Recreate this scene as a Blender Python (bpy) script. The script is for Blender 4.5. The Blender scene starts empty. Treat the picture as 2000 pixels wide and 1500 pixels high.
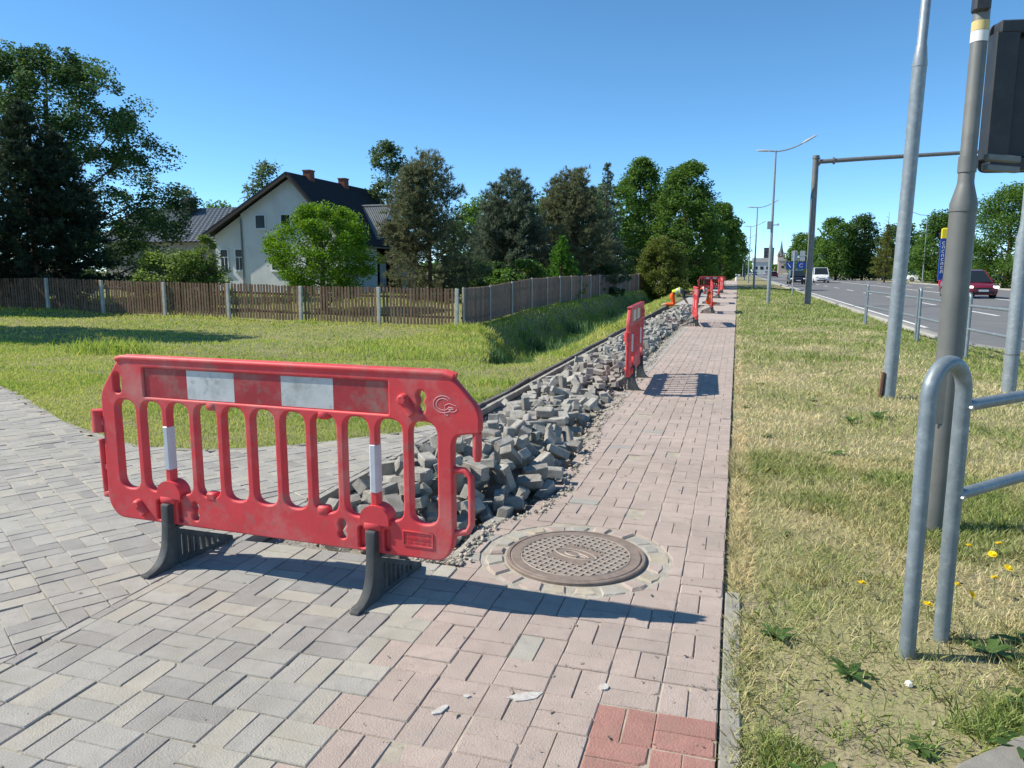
import bpy, bmesh, math, random
import numpy as np
from mathutils import Vector, Matrix

rng = np.random.default_rng(11)
random.seed(11)
S = bpy.context.scene
COL = S.collection
R = math.radians

# ------------------------------------------------------------------ camera, sky, sun, exposure
PITCH, YAW = R(8.666), R(16.734)
cam_d = bpy.data.cameras.new('camera')
cam_d.sensor_width = 36.0
cam_d.sensor_fit = 'HORIZONTAL'
cam_d.lens = 36.0 * 1450 / 2000
cam_d.clip_start = 0.05
cam_d.clip_end = 6000
cam = bpy.data.objects.new('camera', cam_d)
cam.location = (0, 0, 1.5)
cam.rotation_euler = (math.pi / 2 - PITCH, 0, YAW)
COL.objects.link(cam)
S.camera = cam

SUN_FROM = Vector((-1.0, -0.21, 1.0)).normalized()
sun_el = math.asin(SUN_FROM.z)
W = bpy.data.worlds.new('World')
S.world = W
W.use_nodes = True
wn = W.node_tree
wn.nodes.clear()
sky = wn.nodes.new('ShaderNodeTexSky')
sky.sky_type = 'NISHITA'
sky.sun_disc = False
sky.sun_elevation = sun_el
sky.sun_rotation = math.atan2(SUN_FROM.x, SUN_FROM.y)
sky.altitude = 0
sky.air_density = 0.58
sky.dust_density = 0.0
sky.ozone_density = 6.5
bg = wn.nodes.new('ShaderNodeBackground')
bg.inputs['Strength'].default_value = 0.15
wo = wn.nodes.new('ShaderNodeOutputWorld')
sat = wn.nodes.new('ShaderNodeHueSaturation')        # the camera's colour rendering of a clear sky
sat.inputs['Saturation'].default_value = 1.06
sat.inputs['Hue'].default_value = 0.487
wn.links.new(sky.outputs[0], sat.inputs['Color'])
wn.links.new(sat.outputs[0], bg.inputs[0])
wn.links.new(bg.outputs[0], wo.inputs[0])

sun_d = bpy.data.lights.new('sun', 'SUN')
sun_d.energy = 4.7
sun_d.angle = R(0.53)
sun_d.color = (1.0, 0.935, 0.82)
sun = bpy.data.objects.new('sun', sun_d)
sun.rotation_euler = (-SUN_FROM).to_track_quat('-Z', 'Y').to_euler()
sun.location = (-20, 3, 30)
COL.objects.link(sun)

S.view_settings.view_transform = 'Standard'
S.view_settings.look = 'None'
S.view_settings.exposure = 0.52
S.view_settings.gamma = 1.0
S.view_settings.use_curve_mapping = False
S.render.engine = 'CYCLES'
S.cycles.max_bounces = 6
S.cycles.diffuse_bounces = 3
S.cycles.transmission_bounces = 3
S.cycles.use_denoising = True
S.cycles.sample_clamp_indirect = 6

# ------------------------------------------------------------------ helpers: materials
MATS = {}


def mat(name, base, rough=0.7, var=0.12, scale=6.0, bump=0.0, bscale=60.0, metallic=0.0, spec=0.35,
        isl=0.0, speck=0.0, speck_col=(0.8, 0.8, 0.76), speck_scale=220.0, stain=None, stain_scale=2.0,
        stain_amt=0.0, coat=0.0, objrnd=0.0, hue=0.0, emit=None, big=0.0, big_scale=.9):
    if name in MATS:
        return MATS[name]
    m = bpy.data.materials.new(name)
    m.use_nodes = True
    nt = m.node_tree
    N, L = nt.nodes, nt.links
    b = N['Principled BSDF']
    b.inputs['Roughness'].default_value = rough
    b.inputs['Metallic'].default_value = metallic
    b.inputs['Specular IOR Level'].default_value = spec
    if coat:
        b.inputs['Coat Weight'].default_value = coat
        b.inputs['Coat Roughness'].default_value = 0.08
    geo = N.new('ShaderNodeNewGeometry')
    base4 = (*base, 1)
    rgb = N.new('ShaderNodeRGB')
    rgb.outputs[0].default_value = base4
    cur = rgb.outputs[0]

    def noise(sc, det=4.0, rough_=0.6):
        t = N.new('ShaderNodeTexNoise')
        t.inputs['Scale'].default_value = sc
        t.inputs['Detail'].default_value = det
        t.inputs['Roughness'].default_value = rough_
        L.new(geo.outputs['Position'], t.inputs['Vector'])
        return t.outputs['Fac']

    def mul(col, fac_sock, lo, hi):
        mr = N.new('ShaderNodeMapRange')
        mr.inputs[1].default_value = 0.25
        mr.inputs[2].default_value = 0.75
        mr.inputs[3].default_value = lo
        mr.inputs[4].default_value = hi
        L.new(fac_sock, mr.inputs[0])
        hs = N.new('ShaderNodeHueSaturation')
        L.new(col, hs.inputs['Color'])
        L.new(mr.outputs[0], hs.inputs['Value'])
        return hs.outputs[0]

    if var:
        cur = mul(cur, noise(scale), 1 - var, 1 + var)
    if big:
        cur = mul(cur, noise(big_scale, 5.0, .65), 1 - big, 1 + big)
    if isl or objrnd or hue:
        oi = N.new('ShaderNodeObjectInfo')
        ad = N.new('ShaderNodeMath')
        ad.operation = 'ADD'
        L.new(geo.outputs['Random Per Island'], ad.inputs[0])
        L.new(oi.outputs['Random'], ad.inputs[1])
        fr = N.new('ShaderNodeMath')
        fr.operation = 'FRACT'
        L.new(ad.outputs[0], fr.inputs[0])
        a = max(isl, objrnd)
        mr = N.new('ShaderNodeMapRange')
        mr.inputs[3].default_value = 1 - a
        mr.inputs[4].default_value = 1 + a
        L.new(fr.outputs[0], mr.inputs[0])
        hs = N.new('ShaderNodeHueSaturation')
        L.new(cur, hs.inputs['Color'])
        L.new(mr.outputs[0], hs.inputs['Value'])
        if hue:
            m2 = N.new('ShaderNodeMath')
            m2.operation = 'MULTIPLY'
            m2.inputs[1].default_value = 17.37
            L.new(fr.outputs[0], m2.inputs[0])
            f2 = N.new('ShaderNodeMath')
            f2.operation = 'FRACT'
            L.new(m2.outputs[0], f2.inputs[0])
            mr2 = N.new('ShaderNodeMapRange')
            mr2.inputs[3].default_value = 0.5 - hue
            mr2.inputs[4].default_value = 0.5 + hue
            L.new(f2.outputs[0], mr2.inputs[0])
            L.new(mr2.outputs[0], hs.inputs['Hue'])
        cur = hs.outputs[0]
    if stain is not None:
        mr = N.new('ShaderNodeMapRange')
        mr.inputs[1].default_value = 0.48
        mr.inputs[2].default_value = 0.72
        mr.inputs[4].default_value = stain_amt
        L.new(noise(stain_scale, 6.0, 0.7), mr.inputs[0])
        mx = N.new('ShaderNodeMixRGB')
        mx.inputs[2].default_value = (*stain, 1)
        L.new(mr.outputs[0], mx.inputs[0])
        L.new(cur, mx.inputs[1])
        cur = mx.outputs[0]
    if speck:
        mr = N.new('ShaderNodeMapRange')
        mr.inputs[1].default_value = 0.60
        mr.inputs[2].default_value = 0.70
        mr.inputs[4].default_value = speck
        L.new(noise(speck_scale, 2.0), mr.inputs[0])
        mx = N.new('ShaderNodeMixRGB')
        mx.inputs[2].default_value = (*speck_col, 1)
        L.new(mr.outputs[0], mx.inputs[0])
        L.new(cur, mx.inputs[1])
        cur = mx.outputs[0]
    L.new(cur, b.inputs['Base Color'])
    if bump:
        bp = N.new('ShaderNodeBump')
        bp.inputs['Strength'].default_value = bump
        bp.inputs['Distance'].default_value = 0.01
        L.new(noise(bscale, 5.0), bp.inputs['Height'])
        L.new(bp.outputs[0], b.inputs['Normal'])
    if emit:
        b.inputs['Emission Color'].default_value = (*emit[0], 1)
        b.inputs['Emission Strength'].default_value = emit[1]
    MATS[name] = m
    return m


def leaf_mat(name, dark, light, trans=0.35, rough=0.6, tcol=None):
    """foliage: colour runs dark..light with the per-leaf attribute 'tint'; some light passes through"""
    if name in MATS:
        return MATS[name]
    m = bpy.data.materials.new(name)
    m.use_nodes = True
    nt = m.node_tree
    N, L = nt.nodes, nt.links
    N.clear()
    at = N.new('ShaderNodeAttribute')
    at.attribute_name = 'tint'
    mx = N.new('ShaderNodeMixRGB')
    mx.inputs[1].default_value = (*dark, 1)
    mx.inputs[2].default_value = (*light, 1)
    L.new(at.outputs['Fac'], mx.inputs[0])
    pr = N.new('ShaderNodeBsdfPrincipled')
    pr.inputs['Roughness'].default_value = rough
    pr.inputs['Specular IOR Level'].default_value = 0.25
    L.new(mx.outputs[0], pr.inputs['Base Color'])
    tr = N.new('ShaderNodeBsdfTranslucent')
    hs = N.new('ShaderNodeHueSaturation')
    hs.inputs['Hue'].default_value = 0.485
    hs.inputs['Saturation'].default_value = 1.1
    hs.inputs['Value'].default_value = 1.5
    L.new(mx.outputs[0], hs.inputs['Color'])
    L.new(hs.outputs[0], tr.inputs['Color'])
    ms = N.new('ShaderNodeMixShader')
    ms.inputs[0].default_value = trans
    L.new(pr.outputs[0], ms.inputs[1])
    L.new(tr.outputs[0], ms.inputs[2])
    out = N.new('ShaderNodeOutputMaterial')
    L.new(ms.outputs[0], out.inputs[0])
    MATS[name] = m
    return m


# ------------------------------------------------------------------ helpers: meshes and objects
class MB:
    def __init__(self):
        self.v, self.f = [], []

    def add(self, vs, fs):
        o = len(self.v)
        self.v.extend([tuple(map(float, p)) for p in vs])
        self.f.extend([tuple(o + i for i in q) for q in fs])
        return self

    def box(self, c, s, rot=None, bev=0.0):
        hx, hy, hz = s[0] / 2, s[1] / 2, s[2] / 2
        if bev <= 0:
            vs = [(x * hx, y * hy, z * hz) for z in (-1, 1) for y in (-1, 1) for x in (-1, 1)]
            fs = [(0, 2, 3, 1), (4, 5, 7, 6), (0, 1, 5, 4), (2, 6, 7, 3), (0, 4, 6, 2), (1, 3, 7, 5)]
        else:
            b = min(bev, hx * .9, hy * .9, hz * .9)
            vs, idx = [], {}
            for sx in (-1, 1):
                for sy in (-1, 1):
                    for sz in (-1, 1):
                        for a in range(3):
                            p = [sx * (hx - b), sy * (hy - b), sz * (hz - b)]
                            p[a] = (sx * hx, sy * hy, sz * hz)[a]
                            idx[(sx, sy, sz, a)] = len(vs)
                            vs.append(tuple(p))
            fs = []
            for a in range(3):
                b1, c1 = (a + 1) % 3, (a + 2) % 3
                for s1 in (-1, 1):
                    def key(u, w):
                        k = [0, 0, 0]
                        k[a], k[b1], k[c1] = s1, u, w
                        return idx[(*k, a)]
                    q = [key(-1, -1), key(1, -1), key(1, 1), key(-1, 1)]
                    fs.append(tuple(q if s1 > 0 else q[::-1]))
            for a in range(3):
                b1, c1 = (a + 1) % 3, (a + 2) % 3
                for s2 in (-1, 1):
                    for s3 in (-1, 1):
                        def key(u, ax):
                            k = [0, 0, 0]
                            k[a], k[b1], k[c1] = u, s2, s3
                            return idx[(*k, ax)]
                        q = [key(-1, b1), key(1, b1), key(1, c1), key(-1, c1)]
                        fs.append(tuple(q if s2 * s3 < 0 else q[::-1]))
            for sx in (-1, 1):
                for sy in (-1, 1):
                    for sz in (-1, 1):
                        q = [idx[(sx, sy, sz, a)] for a in range(3)]
                        fs.append(tuple(q if sx * sy * sz > 0 else q[::-1]))
        M = rot if rot is not None else Matrix.Identity(3)
        cc = Vector(c)
        return self.add([tuple(M @ Vector(p) + cc) for p in vs], fs)

    def tube(self, pts, rad, seg=10, caps=True):
        pts = [Vector(p) for p in pts]
        n = len(pts)
        if not hasattr(rad, '__len__'):
            rad = [rad] * n
        t0 = (pts[1] - pts[0]).normalized()
        up = Vector((0, 0, 1)) if abs(t0.z) < .9 else Vector((1, 0, 0))
        x = t0.cross(up).normalized()
        vs, fs = [], []
        for i in range(n):
            t = (pts[min(i + 1, n - 1)] - pts[max(i - 1, 0)])
            t = t.normalized() if t.length > 1e-9 else t0
            x = (x - t * x.dot(t))
            x = x.normalized() if x.length > 1e-6 else t.orthogonal().normalized()
            y = t.cross(x)
            for k in range(seg):
                a = 2 * math.pi * k / seg
                vs.append(pts[i] + (x * math.cos(a) + y * math.sin(a)) * rad[i])
        for i in range(n - 1):
            for k in range(seg):
                k2 = (k + 1) % seg
                fs.append((i * seg + k, i * seg + k2, (i + 1) * seg + k2, (i + 1) * seg + k))
        if caps:
            fs.append(tuple(range(seg))[::-1])
            fs.append(tuple((n - 1) * seg + k for k in range(seg)))
        return self.add(vs, fs)

    def prism(self, poly, z0, z1, bev=0.0):
        """poly: ccw xy polygon; solid between z0 and z1 with an optional chamfered top"""
        n = len(poly)
        vs = [(p[0], p[1], z0) for p in poly]
        if bev > 0:
            cx = sum(p[0] for p in poly) / n
            cy = sum(p[1] for p in poly) / n
            vs += [(p[0], p[1], z1 - bev) for p in poly]
            for p in poly:
                d = math.hypot(p[0] - cx, p[1] - cy) + 1e-9
                k = max(0.3, (d - bev * 1.3) / d)
                vs.append((cx + (p[0] - cx) * k, cy + (p[1] - cy) * k, z1))
            rings = 3
        else:
            vs += [(p[0], p[1], z1) for p in poly]
            rings = 2
        fs = []
        for r in range(rings - 1):
            for k in range(n):
                k2 = (k + 1) % n
                fs.append((r * n + k, r * n + k2, (r + 1) * n + k2, (r + 1) * n + k))
        fs.append(tuple((rings - 1) * n + k for k in range(n)))
        fs.append(tuple(range(n))[::-1])
        return self.add(vs, fs)

    def lathe(self, prof, c=(0, 0, 0), seg=24):
        vs, fs = [], []
        n = len(prof)
        for r, z in prof:
            for k in range(seg):
                a = 2 * math.pi * k / seg
                vs.append((c[0] + r * math.cos(a), c[1] + r * math.sin(a), c[2] + z))
        for i in range(n - 1):
            for k in range(seg):
                k2 = (k + 1) % seg
                fs.append((i * seg + k, i * seg + k2, (i + 1) * seg + k2, (i + 1) * seg + k))
        fs.append(tuple(range(seg))[::-1])
        fs.append(tuple((n - 1) * seg + k for k in range(seg)))
        return self.add(vs, fs)

    def mesh(self, name, smooth=None):
        me = bpy.data.meshes.new(name)
        me.from_pydata(self.v, [], self.f)
        if smooth is not None:
            me.polygons.foreach_set('use_smooth', [True] * len(me.polygons))
            me.set_sharp_from_angle(angle=R(smooth))
        me.update()
        return me

    def build(self, name, m, parent=None, smooth=None, loc=None):
        return obj(name, self.mesh(name, smooth), m, parent, loc)


def obj(name, me, m=None, parent=None, loc=None):
    o = bpy.data.objects.new(name, me)
    if m is not None:
        if len(me.materials) == 0:
            me.materials.append(m)
        elif me.materials[0] is not m:
            o.material_slots[0].link = 'OBJECT'
            o.material_slots[0].material = m
    COL.objects.link(o)
    if parent is not None:
        o.parent = parent
    if loc is not None:
        o.location = loc
    return o


def tag(o, label=None, cat=None, group=None, kind=None):
    if label:
        o['label'] = label
    if cat:
        o['category'] = cat
    if group:
        o['group'] = group
    if kind:
        o['kind'] = kind
    return o


def thing(name, label, cat, loc=(0, 0, 0), rz=0.0, group=None):
    o = bpy.data.objects.new(name, None)
    o.empty_display_size = 0.1
    COL.objects.link(o)
    o.location = loc
    o.rotation_euler = (0, 0, rz)
    return tag(o, label, cat, group)


def copy_tree(o, parent=None):
    c = o.copy()
    COL.objects.link(c)
    c.parent = parent
    for ch in list(o.children):
        copy_tree(ch, c)
    return c


def np_mesh(name, V, F, tint=None, smooth=False):
    """V (n,3), F (m,k) all faces with k corners; fast"""
    V = np.asarray(V, np.float32)
    F = np.asarray(F, np.int32)
    me = bpy.data.meshes.new(name)
    m, k = F.shape
    me.vertices.add(len(V))
    me.vertices.foreach_set('co', V.ravel())
    me.loops.add(m * k)
    me.loops.foreach_set('vertex_index', F.ravel())
    me.polygons.add(m)
    me.polygons.foreach_set('loop_start', np.arange(0, m * k, k, dtype=np.int32))
    if smooth:
        me.polygons.foreach_set('use_smooth', np.ones(m, bool))
    if tint is not None:
        a = me.attributes.new('tint', 'FLOAT', 'POINT')
        a.data.foreach_set('value', np.asarray(tint, np.float32))
    me.update(calc_edges=True)
    return me


def round_poly(pts, rad, seg=5):
    """round the corners of a polygon; rad one number or one for each corner"""
    n = len(pts)
    if not hasattr(rad, '__len__'):
        rad = [rad] * n
    out = []
    for i in range(n):
        p = Vector(pts[i][:2])
        a = (Vector(pts[i - 1][:2]) - p)
        b = (Vector(pts[(i + 1) % n][:2]) - p)
        r = min(rad[i], a.length * .49, b.length * .49)
        if r < 1e-5:
            out.append((p.x, p.y))
            continue
        p1, p2 = p + a.normalized() * r, p + b.normalized() * r
        for k in range(seg + 1):
            t = k / seg
            q = p1 * (1 - t) ** 2 + p * 2 * t * (1 - t) + p2 * t * t
            out.append((q.x, q.y))
    return out


def rect(u0, v0, u1, v1):
    return [(u0, v0), (u1, v0), (u1, v1), (u0, v1)]


def curve_solid(name, loops, half, bev, res=2):
    """a flat plate with holes (first loop outside, the others holes), lying in XY, rounded edges -> mesh"""
    cu = bpy.data.curves.new(name, 'CURVE')
    cu.dimensions = '2D'
    cu.fill_mode = 'BOTH'
    cu.extrude = max(half - bev, 0.0)
    cu.bevel_depth = bev
    cu.bevel_resolution = res
    cu.offset = -bev
    for lp in loops:
        sp = cu.splines.new('POLY')
        sp.points.add(len(lp) - 1)
        sp.points.foreach_set('co', np.array([(p[0], p[1], 0, 1) for p in lp], np.float32).ravel())
        sp.use_cyclic_u = True
    o = bpy.data.objects.new(name, cu)
    COL.objects.link(o)
    bpy.context.view_layer.update()
    dg = bpy.context.evaluated_depsgraph_get()
    me = bpy.data.meshes.new_from_object(o.evaluated_get(dg))
    bpy.data.objects.remove(o)
    bpy.data.curves.remove(cu)
    me.name = name
    me.materials.clear()
    return me


def xform(me, M):
    me.transform(M)
    me.update()
    return me


def smooth_mesh(me, ang):
    me.polygons.foreach_set('use_smooth', [True] * len(me.polygons))
    me.set_sharp_from_angle(angle=R(ang))
    return me


def text_mesh(name, body, size, half=0.002):
    cu = bpy.data.curves.new(name, 'FONT')
    cu.body = body
    cu.size = size
    cu.extrude = half
    cu.align_x = 'CENTER'
    cu.align_y = 'CENTER'
    o = bpy.data.objects.new(name, cu)
    COL.objects.link(o)
    bpy.context.view_layer.update()
    me = bpy.data.meshes.new_from_object(o.evaluated_get(bpy.context.evaluated_depsgraph_get()))
    bpy.data.objects.remove(o)
    bpy.data.curves.remove(cu)
    me.materials.clear()
    return me


def sstep(a, b, x):
    t = np.clip((np.asarray(x, float) - a) / (b - a), 0, 1)
    return t * t * (3 - 2 * t)


def vnoise(x, y, s, seed=0):
    """cheap smooth value noise, vectorised, about -1..1"""
    x = np.asarray(x, float) / s + 31.7 * seed
    y = np.asarray(y, float) / s - 17.3 * seed
    xi, yi = np.floor(x).astype(np.int64), np.floor(y).astype(np.int64)
    fx, fy = x - xi, y - yi

    def h(a, b):
        n = (a * 374761393 + b * 668265263 + seed * 974634777) & 0x7fffffff
        n = ((n ^ (n >> 13)) * 1274126177) & 0x7fffffff
        return ((n ^ (n >> 16)) & 0xffff) / 32767.5 - 1
    ux, uy = fx * fx * (3 - 2 * fx), fy * fy * (3 - 2 * fy)
    a = h(xi, yi) * (1 - ux) + h(xi + 1, yi) * ux
    b = h(xi, yi + 1) * (1 - ux) + h(xi + 1, yi + 1) * ux
    return a * (1 - uy) + b * uy


# the photograph's frame, used only to choose which of many alike pieces are the 300 that show largest
_fw = np.array([-math.sin(YAW) * math.cos(PITCH), math.cos(YAW) * math.cos(PITCH), -math.sin(PITCH)])
_rt = np.array([math.cos(YAW), math.sin(YAW), 0.0])
_up = np.cross(_rt, _fw)


def seen(P, m=0.02):
    v = np.asarray(P, float) - np.array([0, 0, 1.5])
    d = v @ _fw
    ok = d > 0.2
    d = np.where(ok, d, 1)
    return ok & (np.abs(v @ _rt / d) < 0.6897 * (1 + m)) & (np.abs(v @ _up / d) < 0.5172 * (1 + m)), d

# ------------------------------------------------------------------ setting: terrain
def fence_x(y):
    return np.interp(y, [22.3, 58.0], [-8.5, -6.7])


BACK_X = [-20, -9.2, -6.26, -4.94, -4.2, -3.54, -2.97, -2.66]
BACK_Y = [13.45, 7.28, 5.6, 5.05, 5.12, 5.55, 6.22, 6.9]


def cross_back(x):
    return np.interp(x, BACK_X, BACK_Y)


def road_edge(y):
    y = np.asarray(y, float)
    return np.where(y > 20, 4.6, 4.6 + 0.11 * (20 - np.minimum(y, 20)) ** 2)


ROAD_FAR = 21.6


def on_walk(x, y):
    return (x > -2.72) & (x < 0.03) & (y > -6)


def on_cross(x, y):
    return (x <= -2.66) & (x > -20) & (y < cross_back(x)) & (y > -6)


def on_road(x, y):
    return (x > road_edge(y)) & (x < ROAD_FAR)


def ditch(x, y):
    """depth of the ditch that starts beside the lawn and follows the side fence"""
    xl = np.interp(y, [12.4, 14.5, 18, 22, 30, 58], [-4.3, -4.9, -6.3, -7.7, -7.5, -6.5]) + .15 * vnoise(y, y * 0, .9, 21)
    xr = np.interp(y, [12.4, 14, 22, 40, 58], [-3.45, -3.6, -3.75, -3.7, -3.55]) + .08 * vnoise(y, y * 0, .7, 22)
    t = (x - xl) / (xr - xl)
    return 1.05 * sstep(0, .30, t) * sstep(0, .34, 1 - t) * sstep(11.9, 14.6, y + .3 * vnoise(x, y, .8, 8)) * (1 - sstep(60, 72, y))


def terr(x, y):
    x, y = np.asarray(x, float), np.asarray(y, float)
    zf = np.interp(x, [-25.5, -8.6, -5], [-0.03, -0.36, -0.3])
    left = zf * sstep(8, 20, y) * (1 - sstep(23, 32, y)) - 0.012
    left = left + 0.05 * vnoise(x, y, 1.7, 3) * sstep(7, 10, y) + 0.015 * vnoise(x, y, .5, 5)
    # low swale in the lawn that meets the ditch
    sw = np.exp(-((y - (12.7 + 0.10 * (x + 5))) / 0.6) ** 2) * sstep(-12, -7, x) * (1 - sstep(-4.3, -3.2, x))
    left = left - 0.36 * sw
    left = left - ditch(x, y)
    right = -0.02 - 0.09 * sstep(2.2, 4.4, x) + 0.02 * vnoise(x, y, .8, 4) * sstep(.1, .5, x)
    far = -0.10 + 0.25 * sstep(24, 34, x)
    z = np.where(x < -2.7, left, np.where(x < 10, right, far))
    z = np.where(on_walk(x, y) | on_cross(x, y), -0.16, z)
    z = np.where(on_road(x, y), -0.32, z)
    return z


def axis(parts):
    a = []
    for lo, hi, st in parts:
        a.append(np.arange(lo, hi, st))
    a.append([parts[-1][1]])
    return np.unique(np.concatenate(a).round(4))


xs = np.concatenate([-np.geomspace(3500, 60, 14), axis([(-50, -14, 1.0), (-14, -2.72, .14), (-2.66, 0.02, .55),
                    (0.031, 5.2, .12), (5.4, 34, 1.0)]), np.geomspace(38, 3500, 16)])
ys = np.concatenate([[-3000, -800, -200, -60, -20], axis([(-6, 1, 1.0), (1, 26, .14), (26, 60, .5), (60, 130, 2.5)]),
                     np.geomspace(140, 5000, 16)])
xs, ys = np.unique(xs), np.unique(ys)
GX, GY = np.meshgrid(xs, ys)
GZ = terr(GX, GY)
nx, ny = len(xs), len(ys)
I = np.arange(nx * ny).reshape(ny, nx)
F = np.stack([I[:-1, :-1], I[:-1, 1:], I[1:, 1:], I[1:, :-1]], -1).reshape(-1, 4)


def grass_ground_mat(name, soil, dry, green, bump=0.5):
    m = bpy.data.materials.new(name)
    m.use_nodes = True
    N, L = m.node_tree.nodes, m.node_tree.links
    b = N['Principled BSDF']
    b.inputs['Roughness'].default_value = 0.95
    b.inputs['Specular IOR Level'].default_value = 0.1
    geo = N.new('ShaderNodeNewGeometry')

    def noise(sc, det=5):
        t = N.new('ShaderNodeTexNoise')
        t.inputs['Scale'].default_value = sc
        t.inputs['Detail'].default_value = det
        t.inputs['Roughness'].default_value = 0.65
        L.new(geo.outputs['Position'], t.inputs['Vector'])
        return t.outputs['Fac']

    def mix(a, bb, f, lo, hi):
        mr = N.new('ShaderNodeMapRange')
        mr.inputs[1].default_value, mr.inputs[2].default_value = lo, hi
        L.new(f, mr.inputs[0])
        x = N.new('ShaderNodeMixRGB')
        L.new(mr.outputs[0], x.inputs[0])
        for k, c in ((1, a), (2, bb)):
            if isinstance(c, tuple):
                x.inputs[k].default_value = (*c, 1)
            else:
                L.new(c, x.inputs[k])
        return x.outputs[0]
    sx = N.new('ShaderNodeSeparateXYZ')
    L.new(geo.outputs['Position'], sx.inputs[0])
    gd = mix(dry, green, noise(.8), .42, .62)
    # the mown lawn on the left stays green, the verge beside the road is parched
    lawn = mix(gd, green, noise(1.3), .2, .55)
    side = N.new('ShaderNodeMapRange')
    side.inputs[1].default_value, side.inputs[2].default_value = -1.0, -3.0
    L.new(sx.outputs[0], side.inputs[0])
    x = N.new('ShaderNodeMixRGB')
    L.new(side.outputs[0], x.inputs[0])
    L.new(gd, x.inputs[1])
    L.new(lawn, x.inputs[2])
    c = mix(x.outputs[0], soil, noise(2.3), .50, .68)
    c = mix(c, tuple(0.45 * k for k in soil), noise(55.0, 5), .50, .72)
    c = mix(c, (.42, .37, .26), noise(85.0, 4), .58, .76)
    wv = N.new('ShaderNodeTexWave')
    wv.inputs['Scale'].default_value = 22
    wv.inputs['Distortion'].default_value = 30
    wv.inputs['Detail'].default_value = 4
    wv.inputs['Detail Scale'].default_value = 3.0
    L.new(geo.outputs['Position'], wv.inputs['Vector'])
    c = mix(c, (.36, .31, .18), wv.outputs['Fac'], .80, 1.0)
    L.new(c, b.inputs['Base Color'])
    bp = N.new('ShaderNodeBump')
    bp.inputs['Strength'].default_value = bump
    bp.inputs['Distance'].default_value = 0.03
    L.new(noise(30.0, 6), bp.inputs['Height'])
    L.new(bp.outputs[0], b.inputs['Normal'])
    MATS[name] = m
    return m


ground = obj('ground', np_mesh('ground', np.stack([GX, GY, GZ], -1).reshape(-1, 3), F, smooth=True),
             grass_ground_mat('grass_ground', (0.22, 0.19, 0.14), (0.34, 0.30, 0.165), (0.155, 0.19, 0.06)))
tag(ground, 'grassy ground with lawn, ditch and parched roadside verge', kind='structure')

# ------------------------------------------------------------------ setting: pavements, laid paver by paver
m_bed = mat('joint_sand', (0.37, 0.33, 0.26), 0.95, 0.25, 14, bump=.3, bscale=120)
PAVE = {
    'grey': mat('paver_grey', (0.352, 0.335, 0.300), 0.88, .15, 16, bump=.6, bscale=150, isl=.06, speck=.5, speck_col=(.60, .57, .48),
                speck_scale=240, stain=(.235, .215, .17), stain_amt=.55, stain_scale=8, big=.14, big_scale=1.1),
    'dark': mat('paver_dark_grey', (0.30, 0.285, 0.262), 0.88, .15, 16, bump=.6, bscale=150, isl=.06, speck=.5, speck_col=(.55, .52, .45),
                speck_scale=240, stain=(.21, .19, .155), stain_amt=.55, stain_scale=8, big=.14, big_scale=1.1),
    'warm': mat('paver_buff', (0.385, 0.362, 0.308), 0.88, .15, 16, bump=.6, bscale=150, isl=.06, speck=.45, speck_col=(.60, .56, .45),
                speck_scale=240, stain=(.27, .24, .18), stain_amt=.5, stain_scale=8, big=.14, big_scale=1.1),
    'pink': mat('paver_pink', (0.412, 0.332, 0.285), 0.88, .14, 14, bump=.6, bscale=150, isl=.07, speck=.5, speck_col=(.58, .52, .46),
                speck_scale=240, stain=(.30, .265, .225), stain_amt=.6, stain_scale=7, big=.12, big_scale=1.0),
    'red': mat('paver_red', (0.36, 0.185, 0.15), 0.88, .14, 12, bump=.6, bscale=150, isl=.06, speck=.45, speck_col=(.55, .36, .28),
               speck_scale=240, stain=(.30, .20, .155), stain_amt=.5, stain_scale=8, big=.1),
    'cream': mat('paver_cream', (0.43, 0.375, 0.285), 0.88, .15, 14, bump=.6, bscale=150, isl=.1, speck=.4, speck_scale=240, stain=(.29, .245, .19),
                 stain_amt=.5, stain_scale=9, big=.1),
}
PKEYS = list(PAVE)


def exc_edge(y):
    return (np.interp(y, [3.2, 4.1, 4.35, 5.6, 6.6, 9, 17, 27, 34], [-1.34, -1.34, -1.13, -1.13, -1.22, -1.3, -1.42, -1.42, -1.42])
            + 0.05 * vnoise(y, y * 0, .31, 2))


def in_exc(x, y):
    yf = 3.44 + 0.14 * vnoise(x, x * 0, .33, 6)
    return (x > -2.645) & (x < exc_edge(y)) & (y > yf) & (y < 34)


MH = np.array([-0.76, 3.70])
MH_R = 0.37
RING = 0.505


def brick_poly(cx, cy, L, Wd, a):
    c, s = math.cos(a), math.sin(a)
    return [(cx + c * u * L / 2 - s * w * Wd / 2, cy + s * u * L / 2 + c * w * Wd / 2)
            for u, w in ((-1, -1), (1, -1), (1, 1), (-1, 1))]


def clip(poly, px, py, nx_, ny_):
    """keep the side (p-P).n <= 0"""
    out = []
    n = len(poly)
    for i in range(n):
        a, b = poly[i], poly[(i + 1) % n]
        da = (a[0] - px) * nx_ + (a[1] - py) * ny_
        db = (b[0] - px) * nx_ + (b[1] - py) * ny_
        if da <= 0:
            out.append(a)
        if da * db < 0:
            t = da / (da - db)
            out.append((a[0] + (b[0] - a[0]) * t, a[1] + (b[1] - a[1]) * t))
    return out


def area(p):
    return 0.5 * abs(sum(p[i][0] * p[(i + 1) % len(p)][1] - p[(i + 1) % len(p)][0] * p[i][1] for i in range(len(p))))


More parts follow.
